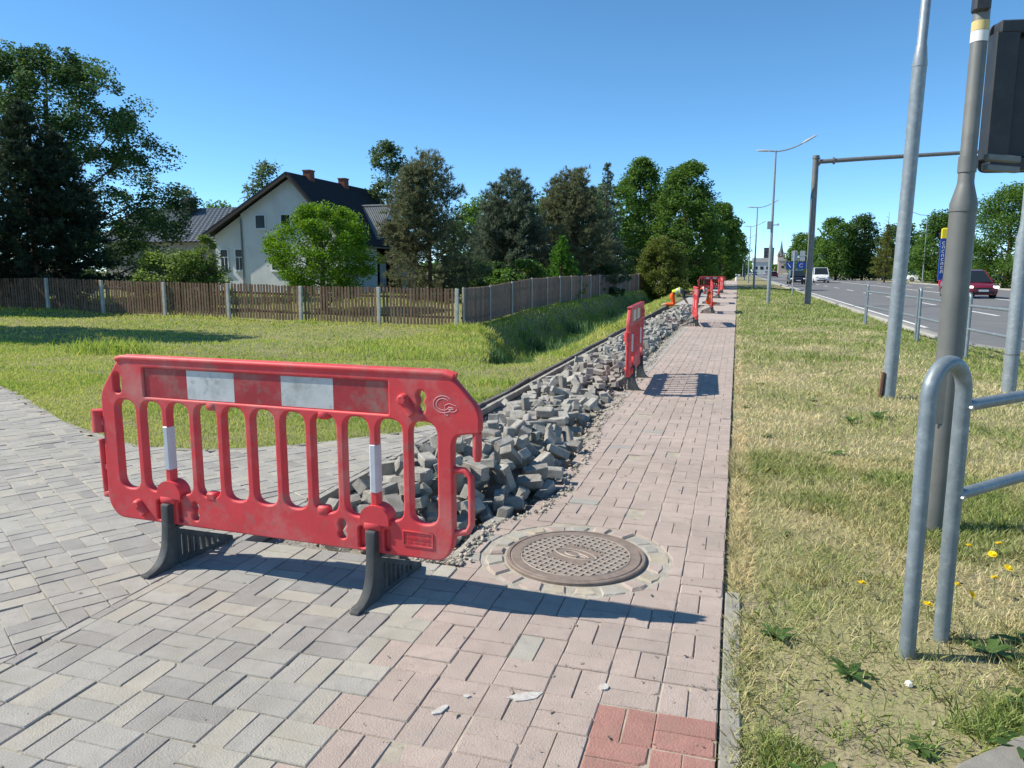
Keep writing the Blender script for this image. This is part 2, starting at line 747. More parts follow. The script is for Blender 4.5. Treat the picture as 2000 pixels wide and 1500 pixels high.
BT = MB().prism(brick_poly(0, 0, .1972, .0972, 0), -.07, 0.0, .0038)
BTV = np.array(BT.v)
BTF = [f for f in BT.f]
brick_me = BT.mesh('paver')
brick_me.materials.append(PAVE['grey'])
CHIP = []
for pl_ in ([(-.0981, -.0481), (.074, -.0481), (.086, -.040), (.0981, -.030), (.0981, .0481), (-.0981, .0481)],
            [(-.0981, -.030), (-.090, -.0481), (.0981, -.0481), (.0981, .034), (.088, .0481), (-.0981, .0481)],
            [(-.0981, -.0481), (.0981, -.0481), (.0981, .0481), (.02, .0481), (.008, .040), (-.012, .043), (-.024, .0481), (-.0981, .0481)]):
    me_c = MB().prism(pl_, -.07, 0.0, .006).mesh('paver')
    me_c.materials.append(PAVE['grey'])
    CHIP.append(me_c)


def basket(xlo, xhi, ylo, yhi, org, ang):
    """basket-weave pavers (pairs laid crosswise) -> list of (cx, cy, angle)"""
    res = []
    c, s = math.cos(ang), math.sin(ang)
    cor = [(xlo, ylo), (xhi, ylo), (xhi, yhi), (xlo, yhi)]
    us = [((x - org[0]) * c + (y - org[1]) * s) / .2 for x, y in cor]
    vs = [(-(x - org[0]) * s + (y - org[1]) * c) / .2 for x, y in cor]
    for i in range(int(min(us)) - 1, int(max(us)) + 2):
        for j in range(int(min(vs)) - 1, int(max(vs)) + 2):
            for k in (-.05, .05):
                if (i + j) % 2 == 0:
                    u, v, a = (i + .5) * .2, (j + .5) * .2 + k, 0.0
                else:
                    u, v, a = (i + .5) * .2 + k, (j + .5) * .2, math.pi / 2
                x, y = org[0] + u * c - v * s, org[1] + u * s + v * c
                if xlo < x < xhi and ylo < y < yhi:
                    res.append((x, y, a + ang))
    return res


def lay(name, label, bricks, kind_of, clips, keep_out=None):
    """one pavement: the 300 pavers that show largest as parts, the rest joined"""
    root = bpy.data.objects.new(name, None)
    COL.objects.link(root)
    tag(root, label, kind='structure')
    whole, cut = [], []
    for (x, y, a) in bricks:
        if keep_out is not None and keep_out(x, y):
            continue
        poly = brick_poly(x, y, .1972, .0972, a)
        A0 = area(poly)
        for cl in clips(x, y):
            poly = clip(poly, *cl)
            if len(poly) < 3:
                break
        if len(poly) < 3 or area(poly) < .0015:
            continue
        if area(poly) > .995 * A0:
            whole.append((x, y, a))
        else:
            cut.append(poly)
    W_ = np.array(whole)
    ok, d = seen(np.c_[W_[:, :2], np.zeros(len(W_))])
    order = np.argsort(np.where(ok, d, 1e3 + d))
    rest_v, rest_f, rest_m = [], [], []
    off = 0
    for n_, i in enumerate(order):
        x, y, a = W_[i]
        k = kind_of(x, y)
        dz = random.gauss(0, .0012) + 0.002 * float(vnoise(x, y, 1.3, 9))
        tx, ty = random.gauss(0, .010), random.gauss(0, .010)
        if random.random() < .03:
            tx, ty, dz = tx * 2.2, ty * 2.2, dz - .002
        a2 = a + random.gauss(0, .006)
        x += random.gauss(0, .0012)
        y += random.gauss(0, .0012)
        if n_ < 300:
            o = bpy.data.objects.new('paver', random.choice(CHIP) if random.random() < .2 else brick_me)
            o.material_slots[0].link = 'OBJECT'
            o.material_slots[0].material = PAVE[k]
            o.location = (x, y, dz)
            o.rotation_euler = (tx, ty, a2)
            COL.objects.link(o)
            o.parent = root
        else:
            c, s = math.cos(a2), math.sin(a2)
            V = np.stack([x + BTV[:, 0] * c - BTV[:, 1] * s, y + BTV[:, 0] * s + BTV[:, 1] * c,
                          BTV[:, 2] + dz + BTV[:, 0] * ty - BTV[:, 1] * tx], -1)
            rest_v.append(V)
            rest_f.extend([tuple(off + q for q in f) for f in BTF])
            rest_m.extend([PKEYS.index(k)] * len(BTF))
            off += len(V)
    me = bpy.data.meshes.new('paver_field')
    me.from_pydata(np.concatenate(rest_v).tolist(), [], rest_f)
    for k in PKEYS:
        me.materials.append(PAVE[k])
    me.polygons.foreach_set('material_index', rest_m)
    tag(obj('paver_field', me, None, root), kind='stuff')
    for poly in cut:
        cx, cy = sum(p[0] for p in poly) / len(poly), sum(p[1] for p in poly) / len(poly)
        if not seen(np.array([[cx, cy, 0]]), .5)[0][0]:
            continue
        MB().prism([(p[0] - cx, p[1] - cy) for p in poly], -.07, random.gauss(0, .002), .004).build(
            'cut_paver', PAVE[kind_of(cx, cy)], root, loc=(cx, cy, 0))
    return root


def walk_kind(x, y):
    r = random.random()
    if x > -1.3:
        if y < 2.46 and x > -.45 and not (x < -.22 and y > 2.34):
            return 'red'
        if math.hypot(x + .73, y - 2.68) < .055:
            return 'warm'
        if math.hypot(x + .61, y - 2.43) < .055:
            return 'dark'
        if r < .004:
            return 'grey'
        return 'pink'
    if x > -1.42 and r < .5:
        return 'warm'
    return 'dark' if r < .30 else ('warm' if r < .52 else 'grey')


def walk_clips(x, y):
    cl = [(0.0, 0, 1, 0), (-2.652, 0, -1, 0)]
    dx, dy = x - MH[0], y - MH[1]
    d = math.hypot(dx, dy)
    if d < RING + .25:
        n_ = (dx / d, dy / d)
        cl.append((MH[0] + n_[0] * RING, MH[1] + n_[1] * RING, -n_[0], -n_[1]))
    return cl


HOLES = [(-.55, 4.45), (-.75, 5.95), (-.45, 6.05), (-.9, 7.7), (-.3, 8.9)]      # pavers missing from the pink lane


def walk_out(x, y):
    return bool(in_exc(np.array(x), np.array(y))) or any(math.hypot(x - hx, y - hy) < .052 for hx, hy in HOLES) or math.hypot(x - MH[0], y - MH[1]) < RING - .06


walk = lay('sidewalk', 'block-paved sidewalk with a pink cycle lane and a grey walking strip',
           basket(-2.78, 0.02, .9, 24, (0, 0), 0), walk_kind, walk_clips, walk_out)


def cross_kind(x, y):
    r = random.random()
    return 'dark' if r < .16 else ('warm' if r < .30 else 'grey')


def cross_clips(x, y):
    return [(-2.662, 0, 1, 0)]


cross = lay('side_path', 'grey block-paved side path running off to the left',
            basket(-11.5, -2.5, .9, 9.2, (-2.96, 2.94), R(-31)), cross_kind, cross_clips,
            lambda x, y: y > cross_back(x) - .02)

# bedding sand under the pavers (seen in the joints)


def sheet(name, x0, x1, y0, y1, st, keep, zf, m, parent, smooth=False):
    gx, gy = np.arange(x0, x1 + 1e-6, st), np.arange(y0, y1 + 1e-6, st)
    X, Y = np.meshgrid(gx, gy)
    Ii = np.arange(X.size).reshape(X.shape)
    Ff = np.stack([Ii[:-1, :-1], Ii[:-1, 1:], Ii[1:, 1:], Ii[1:, :-1]], -1).reshape(-1, 4)
    cx = ((X[:-1, :-1] + X[1:, 1:]) / 2).ravel()
    cy = ((Y[:-1, :-1] + Y[1:, 1:]) / 2).ravel()
    Ff = Ff[keep(cx, cy)]
    return obj(name, np_mesh(name, np.stack([X, Y, zf(X, Y)], -1).reshape(-1, 3), Ff, smooth=smooth), m, parent)


sheet('bedding_sand', -2.655, 0.0, -5.5, 24, .059, lambda x, y: ~in_exc(x, y), lambda x, y: 0 * x - .0068, m_bed, walk)
sheet('bedding_sand', -20, -2.662, -5.5, 13.5, .11, lambda x, y: y < cross_back(x) - .02, lambda x, y: 0 * x - .0068, m_bed, cross)
m_far = mat('far_paving_pink', (0.43, 0.355, 0.305), .9, .12, 5, bump=.1, bscale=50, stain=(.33, .29, .26), stain_amt=.5, stain_scale=1.2)
m_farg = mat('far_paving_grey', (0.40, 0.385, 0.35), .9, .12, 5, bump=.1, bscale=50)
sheet('far_paving', -1.35, 0.0, 24, 120, 1.35, lambda x, y: y > 0, lambda x, y: 0 * x - .004, m_far, walk)
sheet('far_paving', -2.65, -1.35, 34, 120, 1.3, lambda x, y: y > 0, lambda x, y: 0 * x - .002, m_farg, walk)

# the dug-out bed
m_grav = mat('gravel_bed', (0.25, 0.235, 0.205), .95, .35, 18, bump=.9, bscale=70, stain=(.40, .36, .28), stain_amt=.7, stain_scale=3,
             speck=.5, speck_scale=90)
sheet('dug_out_bed', -2.72, -.95, 3.1, 34.2, .045,
      lambda x, y: in_exc(x + .02, y + .05) | in_exc(x - .05, y) | in_exc(x + .05, y - .05) | in_exc(x, y + .08),
      lambda x, y: -.085 + .02 * vnoise(x, y, .3, 1) + .012 * vnoise(x, y, .09, 2) + .008 * vnoise(x, y, .05, 3) + .05 * sstep(-.22, 0., x - exc_edge(y)),
      m_grav, walk, True)

# edging stones
m_edge = mat('edging_concrete', (0.27, 0.255, 0.22), .9, .25, 7, bump=.3, bscale=120, isl=.12, stain=(.2, .18, .15), stain_amt=.6, stain_scale=5)
me_e = MB().box((0, 0, -.1), (.07, .992, .2), bev=.006).mesh('edging_stone')
for k in range(0, 32):
    o = obj('edging_stone', me_e, m_edge, walk, (.039 + random.gauss(0, .002), 1.0 + k * 1.0, (-.008 if k < 3 else -.032) + random.gauss(0, .003)))
    o.rotation_euler = (0, random.gauss(0, .02), random.gauss(0, .004))
m_edged = mat('edging_concrete_old', (0.15, 0.14, 0.125), .95, .3, 7, bump=.5, bscale=90, isl=.15, stain=(.06, .05, .04), stain_amt=.8, stain_scale=5)
me_e2 = MB().box((0, 0, -.1), (.06, .985, .22), bev=.006).mesh('edging_stone')
for k in range(0, 27):
    o = obj('edging_stone', me_e2, m_edged, walk, (-2.69 - .012 * k / 1.0 * .6, 7.3 + k * 1.0, .02 + random.gauss(0, .008)))
    o.rotation_euler = (random.gauss(0, .012), random.gauss(0, .03), random.gauss(0, .01) + .008)
pts = [(x, y) for x, y in zip(np.linspace(-12, -2.75, 32), cross_back(np.linspace(-12, -2.75, 32)))]
for a, b in zip(pts[:-1], pts[1:]):
    L_ = math.hypot(b[0] - a[0], b[1] - a[1])
    o = MB().box((0, 0, -.1), (L_ * .99, .06, .2), bev=.005).build('edging_stone', m_edge, cross,
                                                                   loc=((a[0] + b[0]) / 2, (a[1] + b[1]) / 2 + .02, -.004))
    o.rotation_euler = (0, 0, math.atan2(b[1] - a[1], b[0] - a[0]))

# worn white paint on a few pavers
m_paint = mat('worn_white_paint', (0.50, 0.48, 0.44), .9, .35, 90, stain=(.36, .30, .27), stain_amt=.9, stain_scale=45)


def blot(x, y, L_, w_, a, n=11):
    c, s = math.cos(a), math.sin(a)
    P = []
    for k in range(n):
        t = 2 * math.pi * k / n
        r = random.uniform(.7, 1.1)
        u, v = math.cos(t) * L_ * r, math.sin(t) * w_ * r
        P.append((u * c - v * s, u * s + v * c))
    MB().prism(P, -.006, .0012).build('paint_mark', m_paint, walk, loc=(x, y, 0.0022))


blot(-.66, 2.36, .07, .028, R(35))
blot(-.92, 2.19, .045, .016, R(60))
blot(-.40, 2.50, .022, .018, R(60))
blot(-.86, 2.30, .014, .012, 0)

# manhole: frame, lid, ring of hand-cut stones
m_iron = mat('cast_iron', (0.225, 0.178, 0.145), .7, .22, 25, bump=.25, bscale=160, metallic=.15, spec=.4, stain=(.33, .25, .21), stain_amt=.6, stain_scale=9)
m_iron2 = mat('cast_iron_worn', (0.36, 0.31, 0.26), .65, .2, 40, bump=.15, bscale=160, metallic=.15, spec=.5)
m_mortar = mat('mortar', (0.36, 0.33, 0.275), .95, .25, 14, bump=.6, bscale=90, speck=.5, speck_scale=150)


def manhole(name, label, x, y, z, r, rot, detail=True):
    t = thing(name, label, 'manhole cover', (x, y, z), rot)
    MB().lathe([(r * 1.0, -.08), (r * 1.0, .004), (r * .985, .008), (r * .945, .008), (r * .94, -.01)], seg=56).build('frame', m_iron, t, 30)
    lid = MB().lathe([(r * .932, -.06), (r * .932, .004), (r * .92, .008), (r * .79, .008), (r * .785, .0025)], seg=56).build('lid', m_iron, t, 30)
    b = MB()
    p = r * .105
    rr = r * .76
    sq = r * .30
    for ax in (0, 1):
        k = -8
        while k <= 8:
            o_ = (k + .5) * p
            if abs(o_) < rr:
                h = math.sqrt(rr * rr - o_ * o_)
                segs = [(-h, h)] if abs(o_) > sq else [(-h, -sq), (sq, h)]
                for a, c in segs:
                    if ax == 0:
                        b.box(((a + c) / 2, o_, .0045), (c - a, p * .30, .007))
                    else:
                        b.box((o_, (a + c) / 2, .0043), (p * .30, c - a, .0069))
            k += 1
    b.build('tread_ribs', m_iron2, lid)
    rim = MB()
    rim.tube([(rr * 1.02 * math.cos(a), rr * 1.02 * math.sin(a), .006) for a in np.linspace(0, 2 * math.pi, 60)], .0035, 5, False)
    rim.build('rib_ring', m_iron2, lid, 60)
    if detail:
        MB().box((0, 0, .003), (sq * 2, sq * 2, .008), bev=.001).build('badge_plate', m_iron, lid)
        e = MB()
        for sgn in (0,):
            e.tube([(r * .34 * math.cos(a), r * .135 * math.sin(a) * (1 - .12 * math.cos(2 * a)), .008) for a in np.linspace(0, 2 * math.pi, 40)], .004, 5, False)
        e.tube([(-.012 + .05 * math.cos(a), .026 * math.sin(a), .008) for a in np.linspace(.6, 5.4, 18)], .0045, 5)
        e.tube([(.0, .045, .008), (.015, .012, .008), (.05, .012, .008), (.085, -.005, .008)], .004, 5)
        e.tube([(.028, -.044, .008), (.03, -.01, .008), (.07, -.012, .008)], .004, 5)
        em = e.build('emblem', m_iron2, lid, 60)
        em.rotation_euler = (0, 0, -rot - R(20))
        # worn, no longer readable cast lettering
        w = MB()
        for k in range(9):
            xk = -.085 + k * .021
            w.box((xk, sq * 1.02, .010), (.004, .026, .006))
            w.box((xk + .007, sq * 1.02 + random.choice((-.01, 0, .01)), .010), (.012, .005, .0058))
        w.build('cast_lettering', m_iron2, lid)
    return t


manhole('manhole_cover', 'round cast-iron manhole cover with waffle tread beside the barrier', MH[0], MH[1], 0.004, MH_R, R(-24))
mr = MB().prism([(MH[0] + (RING + .0) * math.cos(a), MH[1] + (RING + .0) * math.sin(a)) for a in np.linspace(0, 2 * math.pi, 49)[:-1]], -.09, -.006)
mr.build('mortar_bed', m_mortar, walk)
nst = 21
for k in range(nst):
    a0 = 2 * math.pi * k / nst + .1
    a1 = a0 + 2 * math.pi / nst * random.uniform(.84, .93)
    r0, r1 = MH_R + random.uniform(.012, .02), RING - random.uniform(.012, .05)
    am, rm = (a0 + a1) / 2, (r0 + r1) / 2
    cx, cy = rm * math.cos(am), rm * math.sin(am)
    pl = []
    for rr_, aa in ((r0, a0 + .03), (r1, a0 + random.uniform(-.02, .02)), (r1 + .012, am), (r1, a1 + random.uniform(-.02, .02)), (r0, a1 - .03)):
        pl.append((rr_ * math.cos(aa) - cx, rr_ * math.sin(aa) - cy))
    kk = random.choice(['cream', 'warm', 'pink', 'pink', 'pink', 'grey'])
    o = MB().prism(pl, -.07, random.uniform(.0, .008), random.uniform(.008, .014)).build('ring_stone', PAVE[kk], walk, loc=(MH[0] + cx, MH[1] + cy, 0))
    o.rotation_euler = (random.gauss(0, .03), random.gauss(0, .03), 0)

# ------------------------------------------------------------------ setting: road
m_asph = mat('asphalt', (0.15, 0.15, 0.152), .9, .12, 1.5, bump=.25, bscale=90, stain=(.20, .197, .19), stain_amt=.6, stain_scale=.35, speck=.25, speck_col=(.25, .25, .25), speck_scale=120)
m_dust = mat('gutter_dust', (0.27, 0.26, 0.23), .95, .2, 2, bump=.2, bscale=60)
m_line = mat('road_paint', (0.66, 0.66, 0.63), .8, .15, 8, stain=(.3, .3, .3), stain_amt=.5, stain_scale=3)
ry = np.concatenate([np.linspace(4, 20, 33), np.linspace(21, 700, 60)])
V, Fq = [], []
for y in ry:
    e = float(road_edge(y))
    V += [(min(e, 21), y, -.13), (min(e + .55, 21.2), y, -.128), (21.6, y, -.10)]
Fa = [(3 * i + 1, 3 * i + 2, 3 * i + 5, 3 * i + 4) for i in range(len(ry) - 1)]
Fd = [(3 * i, 3 * i + 1, 3 * i + 4, 3 * i + 3) for i in range(len(ry) - 1)]
road = obj('road', np_mesh('road', V, Fa), m_asph)
tag(road, 'wide grey asphalt road with white lane markings', kind='structure')
obj('gutter_strip', np_mesh('gutter_strip', V, Fd), m_dust, road)


def stripe(x, y0, y1, w=.13):
    zs = -.1235 + .028 * (x - 5.1) / 16.5
    MB().box(((x), (y0 + y1) / 2, zs), (w, y1 - y0, .006)).build('road_marking', m_line, road)


for y in np.arange(22, 200, 9.0):
    stripe(9.15, y, y + 3.5)
stripe(14.5, 15, 400, .16)
stripe(5.3, 24, 400, .12)
for y in np.arange(26, 160, 9.0):
    stripe(17.9, y, y + 3.0)
# kerb of the near road edge
m_kerb = mat('kerb_concrete', (0.36, 0.35, 0.32), .9, .15, 5, bump=.2, bscale=80, isl=.1)
me_k = MB().box((0, 0, -.08), (.14, 1.97, .26), bev=.015).mesh('kerb_stone')
for k in range(45):
    y = 20.5 + 2 * k
    obj('kerb_stone', me_k, m_kerb, road, (4.55, y, -.06))
for k in range(40):
    obj('kerb_stone', me_k, m_kerb, road, (21.65, 30 + 2 * k, -.03))
# footway beyond the road
fp = MB()
fp.box((27.5, 250, -.03), (2.2, 470, .06))
tag(fp.build('far_footpath', mat('far_path', (.42, .41, .37), .9, .1, 2)), 'pale footpath beyond the road', kind='structure')

# ------------------------------------------------------------------ heap of lifted paving blocks
m_blk = mat('lifted_block', (0.355, 0.338, 0.298), .92, .22, 14, bump=.9, bscale=150, objrnd=.20, isl=.20, hue=.012, speck=.3, speck_col=(.5, .49, .45),
            speck_scale=300, stain=(.14, .12, .095), stain_amt=.8, stain_scale=9)


def block_mesh(kind):
    L_, w_, h_ = .2, .1, .072
    if kind == 0:
        P = brick_poly(0, 0, L_, w_, 0)
    elif kind == 1:
        P = [(-.099, -.049), (.07, -.049), (.099, -.012), (.092, .049), (-.099, .049)]
    elif kind == 2:
        P = [(-.05, -.049), (.042, -.049), (.058, .004), (.048, .049), (-.05, .049)]
    elif kind == 4:
        P = [(-.09, -.049), (.0, -.045), (.099, -.049), (.099, .02), (.07, .049), (-.099, .049), (-.095, -.02)]
    elif kind == 5:
        P = [(-.06, -.049), (.02, -.03), (.05, .0), (.02, .035), (-.05, .049)]
    else:
        P = [(-.099, -.049), (.02, -.049), (.045, -.015), (.036, .02), (.06, .049), (-.092, .049)]
    b = MB()
    n = len(P)
    rings = []
    P = [(p[0] * .88, p[1] * .88) for p in P]
    h_ = .064
    jit = random.Random(kind * 7 + 3)
    for z, ins in ((-h_ / 2, .003), (-h_ / 2 + .004, 0), (h_ / 2 - .007, 0), (h_ / 2, .0075)):
        cx, cy = sum(p[0] for p in P) / n, sum(p[1] for p in P) / n
        rings.append([(p[0] - math.copysign(ins, p[0] - cx), p[1] - math.copysign(ins, p[1] - cy), z) for p in P])
    amp = (.0008, .004, .004, .005, .003, .005)[kind]
    vs = [(q[0] + jit.gauss(0, amp), q[1] + jit.gauss(0, amp), q[2] + jit.gauss(0, amp * .6)) for r_ in rings for q in r_]
    fs = [tuple(range(n))[::-1], tuple(3 * n + k for k in range(n))]
    for r_ in range(3):
        for k in range(n):
            fs.append((r_ * n + k, r_ * n + (k + 1) % n, (r_ + 1) * n + (k + 1) % n, (r_ + 1) * n + k))
    b.add(vs, fs)
    return b, P, h_


BLK = [block_mesh(k) for k in range(6)]
BLK_ME = []
for b, P, h_ in BLK:
    me = b.mesh('paving_block')
    me.materials.append(m_blk)
    BLK_ME.append(me)
HX0, HY0, HS = -3.1, 3.0, .02
HM = np.full((int(31.5 / HS), int(2.4 / HS)), -.085)
_yy, _xx = np.meshgrid(HY0 + np.arange(HM.shape[0]) * HS, HX0 + np.arange(HM.shape[1]) * HS, indexing='ij')
HM[:] = np.where(in_exc(_xx, _yy), -.085, np.where(_xx < -2.63, -.01, 0.0))
M2 = np.array([-2.08, 6.72])


def heap_target(x, y):
    e = float(exc_edge(np.array(y)))
    t = max(0.0, (e - x))
    prof = min(1, t / .45)
    lump = .62 + .38 * float(vnoise(np.array(x), np.array(y), .75, 12))
    amp = np.interp(y, [3.4, 3.75, 4.6, 5.8, 6.4, 7.2, 8, 12, 20, 27, 33], [.02, .15, .26, .20, .11, .12, .135, .14, .14, .12, .05])
    lft = min(1, max(0, (x + 2.54) / .42))
    if y < 6.2:
        lft *= min(1, max(0.1, (x + 2.5 - .10 * max(0, 4.6 - y)) / .3))
    T = -.085 + amp * prof * lump * lft * 1.25
    d = math.hypot((x - M2[0]) / .42, (y - M2[1]) / .33)
    if d < 1:
        T = -.3
    return T


lat = np.array([(u, v, w) for u in np.linspace(-1, 1, 9) for v in np.linspace(-1, 1, 5) for w in (-1, 0, 1)])
placed = []


def try_block(x, y, front_ok=True):
    kind = random.choices([0, 1, 2, 3, 4, 5], [.50, .13, .09, .09, .12, .07])[0]
    half = np.array([.087, .043, .032]) if kind in (0, 1, 4) else np.array([.046, .043, .032])
    r = random.random()
    roll = random.gauss(0, .12) if r < .5 else (math.pi / 2 + random.gauss(0, .15) if r < .68 else random.uniform(-1.3, 1.3))
    if random.random() < .25:
        roll += math.pi
    pitch = random.gauss(0, .16) if random.random() < .6 else random.uniform(-.8, .8)
    if kind == 0 and random.random() < .05:
        pitch = math.pi / 2 + random.gauss(0, .2)
    yaw = random.uniform(0, 2 * math.pi)
    Rm = (Matrix.Rotation(yaw, 3, 'Z') @ Matrix.Rotation(pitch, 3, 'Y') @ Matrix.Rotation(roll, 3, 'X'))
    P = (lat * half) @ np.array(Rm).T
    ix = np.clip(((x + P[:, 0] - HX0) / HS).astype(int), 0, HM.shape[1] - 1)
    iy = np.clip(((y + P[:, 1] - HY0) / HS).astype(int), 0, HM.shape[0] - 1)
    need = HM[iy, ix] - P[:, 2]
    z = np.quantile(need, .90)
    z = max(z, need.max() - .035)
    if z > heap_target(x, y) + .125:
        return
    top = z + P[:, 2]
    np.maximum.at(HM, (iy, ix), top)
    placed.append((x, y, z, (roll, pitch, yaw), kind))


tries = 0
for (y0, y1, n_) in ((3.5, 9.5, 6000), (9.5, 16, 4600), (16, 33, 6500)):
    for _ in range(n_):
        y = random.uniform(y0, y1)
        x = random.uniform(-2.6, float(exc_edge(np.array(y))) - .02)
        if not bool(in_exc(np.array(x), np.array(y - .07))):
            continue
        ix, iy = int((x - HX0) / HS), int((y - HY0) / HS)
        if HM[max(0, iy - 2):iy + 3, max(0, ix - 2):ix + 3].mean() < heap_target(x, y) - .03:
            try_block(x, y)
P3 = np.array([p[:3] for p in placed])
# blocks lying uppermost and nearest show largest
ok, d = seen(P3)
hm_top = np.array([HM[int((p[1] - HY0) / HS), int((p[0] - HX0) / HS)] for p in placed])
score = d + np.where(ok, 0, 100) + np.where(hm_top - P3[:, 2] > .11, 30, 0)
order = np.argsort(score)
rest_v, rest_f = [], []
off = 0
for n_, i in enumerate(order):
    x, y, z, (ro, pi_, ya), kind = placed[i]
    if n_ < 300:
        o = bpy.data.objects.new('paving_block', BLK_ME[kind])
        o.location = (x, y, z)
        o.rotation_euler = (ro, pi_, ya)
        COL.objects.link(o)
        tag(o, 'loose grey paving block lying in the heap of lifted pavers', 'paving block', 'lifted paving blocks in the heap')
    else:
        Rm = np.array(Matrix.Rotation(ya, 3, 'Z') @ Matrix.Rotation(pi_, 3, 'Y') @ Matrix.Rotation(ro, 3, 'X'))
        Vv = np.array(BLK[kind][0].v) @ Rm.T + np.array([x, y, z])
        rest_v.append(Vv)
        rest_f.extend([tuple(off + q for q in f) for f in BLK[kind][0].f])
        off += len(Vv)
me = bpy.data.meshes.new('block_heap')
me.from_pydata(np.concatenate(rest_v).tolist(), [], rest_f)
tag(obj('block_heap', me, m_blk), 'long heap of lifted grey paving blocks running into the distance', 'rubble', kind='stuff')
NBLK = len(placed)

# broken bits and gravel along the dug-out edge
cv = np.array([(1, 0, 0), (-1, 0, 0), (0, 1, 0), (0, -1, 0), (0, 0, 1), (0, 0, -1)], float)
cf = np.array([(0, 2, 4), (2, 1, 4), (1, 3, 4), (3, 0, 4), (2, 0, 5), (1, 2, 5), (3, 1, 5), (0, 3, 5)])
NC = 9000
cy = 3.4 + (rng.random(NC) ** 1.7) * 20
ce = exc_edge(cy)
cx = ce - np.abs(rng.normal(0, .16, NC)) + .07
m_ = rng.random(NC) < .3
cx = np.where(m_, rng.uniform(-2.6, -1.2, NC), cx)
cz = np.where(in_exc(cx, cy), -.072 + .05 * np.clip((cx - ce + .22) / .22, 0, 1), .004)
sz = rng.lognormal(-4.6, .5, NC).clip(.004, .028)
keepc = (cx < ce + .12) & (np.hypot(cx - MH[0], cy - MH[1]) > .5) & (in_exc(cx, cy) | (rng.random(NC) < .6))
cx, cy, cz, sz = cx[keepc], cy[keepc], cz[keepc], sz[keepc]
NC = len(cx)
sc3 = sz[:, None, None] * rng.uniform(.5, 1.2, (NC, 6, 1)) * np.array([1, .8, .65])
an = rng.uniform(0, 6.28, NC)
V = cv[None] * sc3
Vx = V[..., 0] * np.cos(an)[:, None] - V[..., 1] * np.sin(an)[:, None]
Vy = V[..., 0] * np.sin(an)[:, None] + V[..., 1] * np.cos(an)[:, None]
V = np.stack([Vx + cx[:, None], Vy + cy[:, None], V[..., 2] + cz[:, None] + sz[:, None] * .3], -1).reshape(-1, 3)
Fc = (cf[None] + 6 * np.arange(NC)[:, None, None]).reshape(-1, 3)
tag(obj('gravel', np_mesh('gravel', V, Fc), mat('gravel_bits', (.36, .33, .28), .95, .25, 30, isl=.3)),
    'broken bits and gravel along the dug-out edge', 'gravel', kind='stuff')

manhole('manhole_cover', 'reddish waffle-patterned manhole cover half buried among the lifted blocks', M2[0], M2[1], -.03, .36, R(12), False)

# ------------------------------------------------------------------ plastic pedestrian barriers
m_red = mat('barrier_plastic', (0.61, 0.05, 0.058), .55, .12, 5, bump=.06, bscale=30, spec=.4, stain=(.52, .20, .175), stain_amt=.9, stain_scale=3.2, speck=.55, speck_col=(.30, .13, .11), speck_scale=13, big=.12, big_scale=2.0)
m_refr = mat('reflective_red', (0.36, 0.035, 0.045), .35, .2, 9, bump=.12, bscale=14, stain=(.27, .19, .16), stain_amt=1.0, stain_scale=5, speck=.5, speck_col=(.20, .13, .11), speck_scale=25)
m_refw = mat('reflective_white', (0.52, 0.55, 0.54), .35, .08, 7, bump=.18, bscale=12, stain=(.27, .28, .255), stain_amt=.8, stain_scale=5, speck=.5, speck_col=(.25, .25, .23), speck_scale=22)
m_band = mat('reflective_band', (0.50, 0.52, 0.55), .4, .08, 20)
m_rub = mat('rubber_foot', (0.060, 0.066, 0.066), .75, .2, 8, bump=.12, bscale=50, stain=(.16, .17, .16), stain_amt=.7, stain_scale=4)
m_scr = mat('scratched_tag', (0.66, 0.42, 0.42), .8, .1, 50)
UP = Matrix.Rotation(math.pi / 2, 4, 'X')      # curve plate XY -> XZ (stands up)


def slot_loop(c, v0, v1, w_, rt_, rb):
    return round_poly([(c - w_ / 2, v0), (c - w_ / 2, v1), (c + w_ / 2, v1), (c + w_ / 2, v0)], [rb, rt_, rt_, rb], 6)


def shift(lp):
    return [(p[0] - 1.01, p[1]) for p in lp]


def capsule(u, v0, v1, w_):
    return slot_loop(u, v0, v1, w_, w_ / 2, w_ / 2)


def eight(u, v0, v1, w_):
    P = []
    vm = (v0 + v1) / 2
    for k in range(28):
        a = 2 * math.pi * k / 28
        s_, c_ = math.sin(a), math.cos(a)
        wv = w_ / 2 * (0.70 + .30 * abs(s_) ** .6)
        P.append((u + math.copysign(abs(c_) ** .75, c_) * wv * (1 if abs(s_) > .25 else .74), vm + s_ * (v1 - v0) / 2))
    return P[::-1]


outer = round_poly([(0.067, 1.018), (-.085, .815), (-.09, .16), (-.025, .078), (2.062, .082), (2.115, .17), (2.112, .68), (2.13, .72), (2.20, .735),
                    (2.255, .735), (2.258, .845), (2.10, 1.018)][::-1],
                   [.05, .05, .03, .02, .02, .03, .05, .06, .06, .05, .05, .05], 5)
slots = [slot_loop(.09 + .187 * i, .262, .780, .144, .066, .068) for i in range(11)]
sign_hole = round_poly(rect(.236, .803, 1.772, .968), .008, 2)
keys = [eight(1.950, .822, .932, .056), capsule(.045, .815, .932, .052), eight(.543, .118, .225, .055), eight(1.488, .132, .236, .055)]
grooves = []
for lu in (.362, 1.675):
    grooves += [capsule(lu - .072, .098, .212, .034), capsule(lu + .072, .098, .212, .034)]


